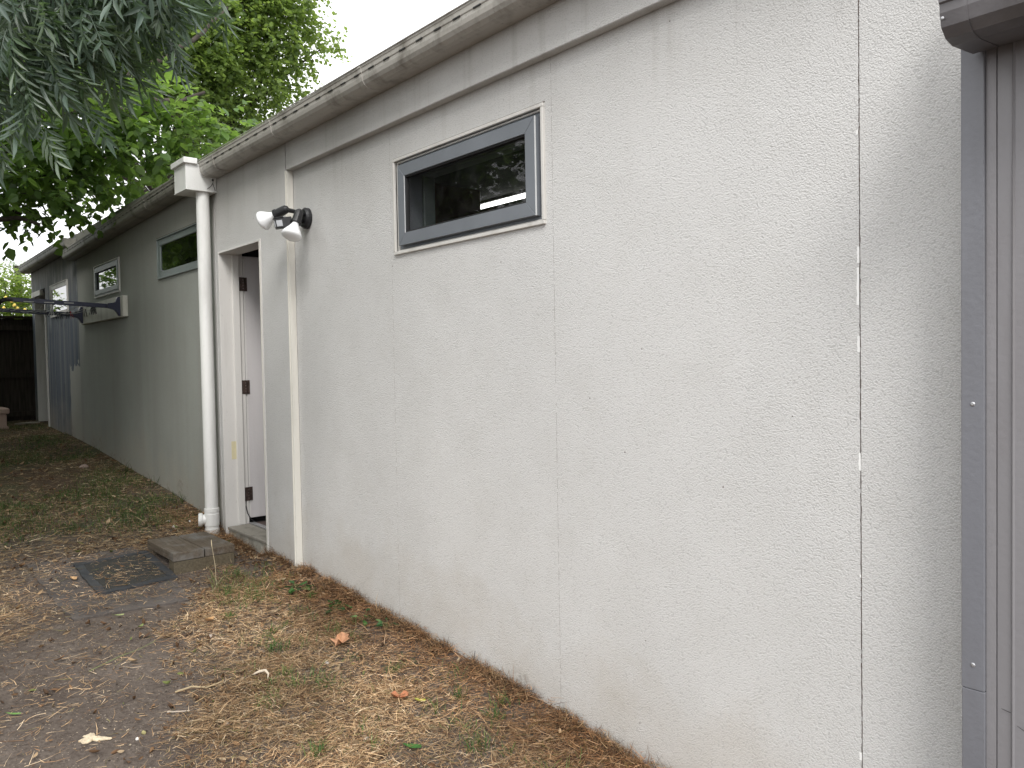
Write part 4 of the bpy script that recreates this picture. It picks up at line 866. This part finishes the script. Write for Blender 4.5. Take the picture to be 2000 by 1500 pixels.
def sprays(cl, per_m3, tw_len, sp, leaf, droop=.25, flat=.6):
    """cl: list of (x,y,z,rx,ry,rz) lobes -> leaf positions/orientations along twigs"""
    Ps, Xs, Ns, Ss, TW = [], [], [], [], []
    for (cx, cy_, cz, rx, ry, rz) in cl:
        nt_ = max(3, int(per_m3 * 4.19 * rx * ry * rz * (1 + .22 / rx))); d = unit(rng.normal(size=(nt_, 3))); rr = rng.random((nt_, 1)) ** .40
        p = np.array([cx, cy_, cz]) + d * rr * np.array([rx, ry, rz]) * .92
        dr = unit(d * .8 + rng.normal(size=(nt_, 3)) * .6 + np.array([0, 0, -droop])); dr[:, 2] *= flat; dr = unit(dr)
        nl = int(tw_len / sp)
        for j in range(nl):
            t = (j + .5) * sp; q = p + dr * t + np.array([0, 0, -droop * .6]) * t * t / tw_len
            sd = unit(np.cross(dr, np.array([0, 0, 1.])) + rng.normal(size=(nt_, 3)) * .35) * (1 if j % 2 else -1)
            X = unit(dr * .55 + sd * .8 + np.array([0, 0, -.35]) + rng.normal(size=(nt_, 3)) * .2); Nn = unit(np.array([0, 0, 1.]) + rng.normal(size=(nt_, 3)) * .45)
            Ps.append(q); Xs.append(X); Ns.append(Nn); Ss.append(leaf * rng.uniform(.55, 1.15, nt_))
        TW.append(np.concatenate([p, p + dr * tw_len], 1))
    return np.concatenate(Ps), np.concatenate(Xs), np.concatenate(Ns), np.concatenate(Ss), np.concatenate(TW)
Fv, Rv, Uv, Cv = [np.array(v) for v in (F, R, U, CAM)]
def infront(P):
    d = P - Cv; z = d @ Fv; x = 775 * 1.0 * (d @ Rv) / np.maximum(z, .01); y = 775 * (d @ Uv) / np.maximum(z, .01); return (z > .3) & (abs(x) < 520) & (abs(y) < 390), z
def twigs_mesh(TW, r_, parent):
    n = len(TW); p, q = TW[:, :3], TW[:, 3:]; d = unit(q - p); a = unit(np.cross(d, [0, 0, 1.]) + 1e-6); b = np.cross(d, a)
    V = np.stack([p + a * r_, p - a * r_ * .5 + b * r_ * .87, p - a * r_ * .5 - b * r_ * .87, q], 1).reshape(-1, 3)
    Fq = (np.arange(n)[:, None, None] * 4 + np.array([(0, 1, 3), (1, 2, 3), (2, 0, 3)])[None]).reshape(-1, 3); soup('twigs', V, Fq, m_bark, parent, kind='stuff')
def limb(parent, name, pts, r0, r1, n=8, wob=.06):
    pts = [Vector(p) for p in pts]; out = []
    for a, b in zip(pts, pts[1:]):
        for t in (0, .33, .66): out.append(a.lerp(b, t) + Vector([random.gauss(0, wob * (b - a).length * .25) if t else 0 for _ in range(3)]))
    out.append(pts[-1]); m_ = len(out); bm = bmesh.new(); tube(bm, out, [r0 + (r1 - r0) * (i / (m_ - 1)) ** .8 for i in range(m_)], n); return fin(bm, name, m_bark, parent, smooth=True)
def tree(name, label, base, trunk_top, tr, cl, per, twl, sp, leaf, mat, cols, wts, wr=.6, hero=300, limbs=None, extra=None, droop=.25, tpl=None, heroname='leaf'):
    T_ = thing(name, label, 'tree', base); limb(T_, 'trunk', [base, (Vector(base) + Vector(trunk_top)) / 2 + Vector((.1, .05, 0)), trunk_top], tr, tr * .55, 12, .05)
    for l in (limbs or []): limb(T_, 'branch', l[0], l[1], l[2])
    for c_ in [c for c in cl if c[3] > .42]:
        tt = Vector(trunk_top); e_ = Vector(c_[:3]); m_ = tt.lerp(e_, .5) + Vector((0, 0, -.08 * (e_ - tt).length)); limb(T_, 'branch', [tt, m_, e_], tr * .22, .008, 6)
    P, X, Nn, Sc, TW = sprays(cl, per, twl, sp, leaf, droop); twigs_mesh(TW, leaf * .022, T_)
    vis, zd = infront(P); order = np.argsort(np.where(vis, zd, 1e9)); hero = min(hero, int(vis.sum())); hi = order[:hero]
    tp = tpl or leaf_tpl(wr); C_ = pal(len(P), cols, wts, .16)
    # tint varies at random from leaf to leaf
    mask = np.ones(len(P), bool); mask[hi] = False
    V, Fq, _ = place(tp, P[mask], X[mask], Nn[mask], Sc[mask]); soup('foliage', V, Fq, mat, T_, col=np.repeat(C_[mask], len(tp[0]), 0), kind='stuff')
    ms_ = []
    for c_ in cols:
        me = bpy.data.meshes.new(heroname); me.from_pydata(tp[0].tolist(), [], tp[1].tolist()); at = me.color_attributes.new('tint', 'FLOAT_COLOR', 'POINT'); at.data.foreach_set('color', np.tile(np.array([*c_, 1.]), len(tp[0]))); me.materials.append(mat); ms_.append(me)
    _, _, (Xa, Ya, Za) = place(tp, P[hi], X[hi], Nn[hi], Sc[hi]); inv = world_of(T_).inverted(); ci = rng.choice(len(cols), len(hi), p=np.array(wts) / sum(wts))
    for i in range(len(hi)):
        o = bpy.data.objects.new(heroname, ms_[ci[i]]); COL.objects.link(o); s = Sc[hi[i]]; o.parent = T_; o.matrix_parent_inverse = inv
        o.matrix_basis = Matrix(((Xa[i][0] * s, Ya[i][0] * s, Za[i][0] * s, P[hi[i]][0]), (Xa[i][1] * s, Ya[i][1] * s, Za[i][1] * s, P[hi[i]][1]), (Xa[i][2] * s, Ya[i][2] * s, Za[i][2] * s, P[hi[i]][2]), (0, 0, 0, 1)))
    return T_
def comp_tpl():
    Vs, Fs = [], []; off = 0
    lv, lf = np.array([(0, 0, 0), (.30, .10, .02), (.62, .078, .0), (1, 0, -.10), (.62, -.078, .0), (.30, -.10, .02)]), np.array([(0, 3, 2, 1), (0, 5, 4, 3)])
    for i in range(4):
        for s in (-1, 1):
            a = s * math.radians(52 - 6 * i); R3 = np.array(Matrix.Rotation(a, 3, 'Z') @ Matrix.Rotation(math.radians(18 + 5 * i), 3, 'Y') @ Matrix.Rotation(s * .3, 3, 'X'))
            V = lv * (.46 - .02 * i) @ R3.T + np.array([.22 + .19 * i, 0, -.05 * i * i * .4]); Vs.append(V); Fs.append(lf + off); off += 6
    Vs.append(lv * .5 + np.array([.86, 0, -.2])); Fs.append(lf + off); off += 6
    for i in range(4):      # rachis
        x0, x1 = i * .22, (i + 1) * .22; z0, z1 = -.05 * .4 * i * i, -.05 * .4 * (i + 1) ** 2; Vs.append(np.array([(x0, -.006, z0), (x0, .006, z0), (x1, .005, z1), (x1, -.005, z1)])); Fs.append(np.array([(0, 1, 2, 3)]) + off); off += 4
    return np.concatenate(Vs), np.concatenate(Fs)
T1L = [(-3.36, -1.52, 2.86, .2, .2, .12), (-3.37, -1.37, 2.93, .2, .2, .1), (-3.25, -1.24, 2.97, .18, .18, .09), (-3.27, -1.1, 3.06, .12, .12, .07), (-3.27, -1.57, 2.72, .2, .17, .1), (-3.18, -1.46, 2.78, .15, .14, .08), (-3.19, -1.32, 2.87, .14, .14, .08), (-3.28, -1.62, 2.58, .15, .13, .09), (-3.2, -1.53, 2.64, .1, .1, .07), (-3.2, -1.69, 2.46, .12, .1, .08), (-3.4, -1.3, 3.2, .3, .3, .15)]
T1_SHADE = [(-3.5, -1.9, 3.3, .45, .35, .3), (-4.1, -2.5, 3.3, .6, .6, .5), (-4.0, -3.3, 3.8, .8, .8, .6)]  # unseen crown lobes added out of frame for shading
T1 = thing('ash_tree', 'nearest tree, hanging blue-green lance-shaped leaflets into the top left corner', 'tree', (-4.4, -3.6, float(gz(-4.4, -3.6))))
limb(T1, 'trunk', [(-4.4, -3.6, -.05), (-4.35, -3.5, 1.6), (-4.2, -3.3, 3.1)], .13, .09, 12, .05)
limb(T1, 'branch', [(-4.2, -3.3, 3.1), (-3.8, -2.4, 3.3), (-3.5, -1.7, 3.1), (-3.3, -1.25, 3.02)], .05, .008, 7); limb(T1, 'branch', [(-3.55, -1.85, 3.15), (-3.35, -1.6, 2.85), (-3.25, -1.5, 2.6)], .014, .005, 6)
P, X, Nn, Sc, TW = sprays([l for l in T1L], 600, .2, .05, .20, .5, .8)
P2, X2, N2, S2, TW2 = sprays(T1_SHADE, 70, .35, .07, .22, .5, .8)
P, X, Nn, Sc, TW = [np.concatenate(t) for t in ((P, P2), (X, X2), (Nn, N2), (Sc, S2), (TW, TW2))]
X = unit(X * .55 + np.array([.1, .0, -.75])); Nn = unit(rng.normal(size=X.shape) * .6 + np.array([0, -.7, .5])); twigs_mesh(TW, .0025, T1)
tp1 = comp_tpl(); c1 = [(.085, .12, .10), (.11, .15, .12), (.15, .19, .145), (.06, .10, .05)]
vis, zd = infront(P); hi = np.argsort(np.where(vis, zd, 1e9))[:min(300, int(vis.sum()))]; mask = np.ones(len(P), bool); mask[hi] = False
V, Fq, _ = place(tp1, P[mask], X[mask], Nn[mask], Sc[mask]); soup('foliage', V, Fq, m_leaf_near, T1, col=np.repeat(pal(int(mask.sum()), c1, [3, 3, 2, 1]), len(tp1[0]), 0), kind='stuff')
V, Fq, (Xa, Ya, Za) = place(tp1, P[hi], X[hi], Nn[hi], Sc[hi]); ms_ = []
for c_ in c1:
    me = bpy.data.meshes.new('leaf'); me.from_pydata(tp1[0].tolist(), [], tp1[1].tolist()); at = me.color_attributes.new('tint', 'FLOAT_COLOR', 'POINT'); cc = np.tile(np.array([*c_, 1.]), (len(tp1[0]), 1)); cc[:, :3] *= rng.uniform(.8, 1.25, (len(cc) // 6 + 1, 1)).repeat(6, 0)[:len(cc)]; at.data.foreach_set('color', cc.ravel()); me.materials.append(m_leaf_near); ms_.append(me)
inv = world_of(T1).inverted()
for i in range(len(hi)):
    s = Sc[hi[i]]; o = bpy.data.objects.new('leaf', random.choice(ms_)); COL.objects.link(o); o.parent = T1; o.matrix_parent_inverse = inv; p = P[hi[i]]
    o.matrix_basis = Matrix(((Xa[i][0] * s, Ya[i][0] * s, Za[i][0] * s, p[0]), (Xa[i][1] * s, Ya[i][1] * s, Za[i][1] * s, p[1]), (Xa[i][2] * s, Ya[i][2] * s, Za[i][2] * s, p[2]), (0, 0, 0, 1)))

T2L = [(-7.93, -.53, 3.57, .5), (-7.86, -.13, 3.58, .5), (-7.95, .39, 3.64, .45), (-7.93, .72, 3.69, .35), (-8.1, -.75, 3.21, .55), (-8.26, -.31, 3.3, .5), (-8.35, .21, 3.4, .4), (-8.29, .59, 3.49, .3), (-8.33, -.72, 3.02, .3), (-8.54, -.34, 3.1, .33), (-8.76, .03, 3.28, .28), (-8.01, -.96, 2.95, .4), (-8.56, -.69, 2.82, .14), (-8.67, -.5, 2.92, .2), (-8.3, -.5, 3.8, .5), (-7.9, .95, 3.8, .35), (-8.0, .3, 3.9, .45), (-8.0, -.1, 4.0, .5)]
T2_SHADE = [(-8.6, -1.9, 3.5, .9), (-7.4, -2.4, 3.7, .9), (-9.6, -1.9, 3.6, .9), (-10.8, -1.6, 3.6, .9), (-10.4, -.9, 4.3, .9), (-9.4, -2.9, 4.3, 1.2), (-7.8, -3.2, 4.3, 1.1), (-11.2, -2.8, 4.2, 1.1), (-10.2, -2.2, 5.3, 1.2), (-8.4, -3.4, 2.9, .9), (-10.4, -3.5, 3., .9), (-6.6, -3.2, 3.2, .8), (-6.5, -2.5, 4.2, .8), (-7.0, -1.5, 4.5, .7), (-12., -3.4, 3.2, .9), (-7.4, -3.6, 2.2, .8), (-9.4, -3.8, 2.3, .8), (-11.4, -3.8, 2.3, .8), (-8.4, -2.6, 3.4, .9), (-9.9, -2.7, 3.3, .8), (-12.0, -2.2, 3.6, .9), (-11.9, -1.2, 4.2, .8), (-6.6, -3.7, 2.2, .8), (-8.0, -3.9, 1.8, .8), (-9.6, -3.9, 1.7, .8), (-11.2, -3.9, 1.8, .8), (-7.2, -2.6, 3.1, .7), (-11.4, -2.4, 3.2, .8), (-12.3, -1.8, 3.4, .7), (-6.7, -1.9, 3.9, .6), (-5.6, -1.6, 4.5, .6), (-5.0, -1.9, 4.7, .6), (-5.9, -2.4, 4.2, .7), (-6.2, -1.1, 4.6, .5), (-5.0, -2.8, 4.6, .7), (-10.6, -3.2, 5.0, 1.2), (-8.6, -4.2, 5.0, 1.2), (-12.4, -3.2, 5.0, 1.2)]  # unseen lobes added to the crown to darken the rear wall and door bay
tree('poplar_tree', 'middle tree with broad fresh green leaves overhanging the rear gutter', (-10.0, -3.3, float(gz(-10, -3.3))), (-9.7, -2.9, 3.2), .17, [(*l[:3], l[3], l[3], l[3] * .75) for l in T2L + T2_SHADE], 125, .32, .046, .108, m_leaf,
     [(.10, .175, .045), (.075, .14, .04), (.135, .22, .055), (.17, .26, .07), (.06, .10, .035)], [4, 4, 4, 2, 1.5], wr=.72,
     limbs=[([(-9.7, -2.9, 3.0), (-8.6, -1.9, 2.6), (-8.1, -1.07, 2.73), (-8.07, -.88, 2.77), (-8.04, -.7, 2.72)], .04, .014), ([(-9.7, -2.9, 3.0), (-9.0, -1.7, 2.95), (-8.5, -1.0, 2.9), (-8.3, -.8, 2.85)], .05, .015), ([(-9.7, -2.9, 3.2), (-8.8, -1.4, 3.6), (-8.1, -.3, 3.8), (-7.95, .5, 3.85)], .05, .012)])
T3L = [(-13.13, 2.82, 7.94, 1.2), (-12.59, 3.46, 7.84, 1.0), (-12.56, 3.78, 7.34, .55), (-12.69, 3.93, 7.08, .55), (-12.65, 4.28, 6.94, .35), (-12.54, 4.56, 6.93, .22), (-12.42, 4.69, 6.87, .14), (-12.57, 4.53, 7.11, .15), (-12.7, 4.2, 6.72, .3), (-12.8, 3.18, 7.09, 1.0), (-12.93, 2.39, 6.77, 1.1), (-12.91, 3.64, 6.57, .65), (-13.14, 3.97, 6.14, .42), (-12.99, 4.13, 6.0, .25), (-13.11, 4.01, 6.36, .3), (-13.15, 3.03, 6.33, 1.0), (-12.87, 2.27, 6.01, .9), (-13.65, 3.66, 5.81, .7), (-13.45, 2.95, 5.63, .8), (-13.82, 3.44, 5.36, .6), (-12.92, 2.19, 5.44, .6), (-12.71, 1.7, 6.53, 1.2), (-13.21, 1.1, 6.23, 1.4), (-13.6, 2.0, 8.4, 1.4), (-14.6, 1.2, 7.5, 1.5), (-14.6, 3.0, 8.6, 1.2)]
tree('plane_tree', 'tallest tree, light green fine foliage standing behind the roof against the white sky', (-14.9, 2.0, .75), (-14.6, 2.3, 4.4), .22, [(*l[:3], l[3], l[3], l[3] * .7) for l in T3L], 122, .34, .042, .084, m_leaf_far,
     [(.14, .21, .065), (.11, .17, .055), (.19, .265, .09), (.075, .12, .04)], [4, 4, 3, 2], wr=.8,
     limbs=[([(-14.6, 2.3, 4.2), (-12.6, .7, 4.7), (-11.53, .86, 4.89), (-11.43, 1.29, 5.08), (-11.41, 1.62, 5.11), (-11.39, 1.97, 5.31)], .07, .02), ([(-14.6, 2.3, 4.4), (-12.6, .9, 5.0), (-11.62, 1.09, 5.47), (-11.51, 1.54, 5.75), (-11.5, 2.04, 6.22), (-11.59, 2.41, 6.68)], .07, .018)] + [([(-14.6, 2.3, 4.4), (-13.6, 2.6, 5.6), (-12.9, 3.1, 6.7), (-12.5, 3.6, 7.5)], .09, .02), ([(-14.6, 2.3, 4.4), (-13.6, 3.0, 5.5), (-12.9, 3.9, 6.4), (-12.6, 4.4, 6.85)], .06, .012), ([(-14.6, 2.3, 4.4), (-13.4, 1.6, 5.5), (-12.5, 1.6, 6.4), (-12.2, 2.0, 7.4)], .08, .02)])
LM = [(x_, y_, z_, r_, r_, r_ * .8) for x_, y_, z_, r_ in [(-16.11, -.16, 2.86, .6), (-15.89, .11, 2.86, .45), (-16.04, .4, 2.88, .42), (-15.89, .25, 2.6, .5), (-16.18, .53, 2.63, .5), (-16.41, .72, 2.56, .5), (-16.06, .04, 2.34, .6), (-16.28, -.37, 2.52, .8), (-16.19, .54, 2.9, .3)]]
T4 = tree('lemon_tree', 'bushy yellow-green lemon tree behind the dark fence at the left edge', (-16.3, .1, .8), (-16.2, .15, 1.9), .07, LM, 150, .22, .04, .085, m_leaf_far, [(.16, .23, .04), (.11, .18, .035), (.21, .27, .05)], [3, 3, 2], wr=.5, hero=150)
m_lem = plain('lemon_skin', (.75, .55, .10), .5)
bm = bmesh.new(); lathe(bm, (0, 0, -.035), (0, 0, 1), [(.003, 0), (.02, .012), (.027, .032), (.024, .052), (.01, .066), (.003, .074)], 10); lm = bpy.data.meshes.new('lemon'); bm.to_mesh(lm); bm.free(); lm.materials.append(m_lem)
for p in [(-15.23, .1, 2.57), (-15.3, .25, 2.58), (-15.25, .14, 2.5), (-15.3, .19, 2.45), (-15.31, 0, 2.45), (-15.2, .28, 2.42), (-15.29, .03, 2.62)]:
    o = bpy.data.objects.new('lemon', lm); COL.objects.link(o); o.parent = T4; o.matrix_parent_inverse = world_of(T4).inverted(); o.location = p
# distant palm
PT = thing('palm_tree', 'hazy feather palm far behind the lemon tree at the left edge', 'tree', (-44.3, 4.6, .9)); limb(PT, 'trunk', [(-44.3, 4.6, .5), (-44.3, 4.6, 6.4)], .2, .15, 10, .01)
m_pf = leafmat('palm_frond', (.22, .30, .10), trf=.4)
for i in range(16):
    a = i * 2.4; el = .9 - .09 * i; V, Fq = [], []; c0 = Vector((-44.3, 4.6, 6.4)); q = c0.copy(); pts = []
    for j in range(15): pts.append(q.copy()); q = q + Vector((math.cos(a) * math.cos(el), math.sin(a) * math.cos(el), math.sin(el))) * .17; el -= .11
    sd = Vector((-math.sin(a), math.cos(a), 0))
    for j in range(1, 14):
        for s in (-1, 1):
            b = len(V); p = pts[j]; t_ = p + sd * s * .5 * math.sin(j / 14 * 3) + Vector((0, 0, -.22)); d = (pts[j + 1] - p) * .3
            V += [tuple(p), tuple(p + d), tuple(t_ + d * .5)]; Fq.append((b, b + 1, b + 2))
    soup('frond', V, Fq, m_pf, PT, col=np.tile(np.array((.16, .20, .11)), (len(V), 1)))

tree('garden_tree', 'dark tree beyond the far fence, seen only as a reflection in the small rear windows', (-19.5, -4.2, .85), (-19.4, -4.0, 2.6), .15, [(-19.4, -3.6, 3.2, 1.5, 1.3, 1.2), (-18.6, -5.0, 3.4, 1.3, 1.3, 1.2), (-20.6, -4.0, 4.6, 1.4, 1.4, 1.2), (-19.2, -4.6, 5.2, 1.3, 1.3, 1.)], 45, .4, .06, .13, m_leaf, [(.05, .10, .025), (.04, .08, .025)], [1, 1], wr=.7, hero=0)
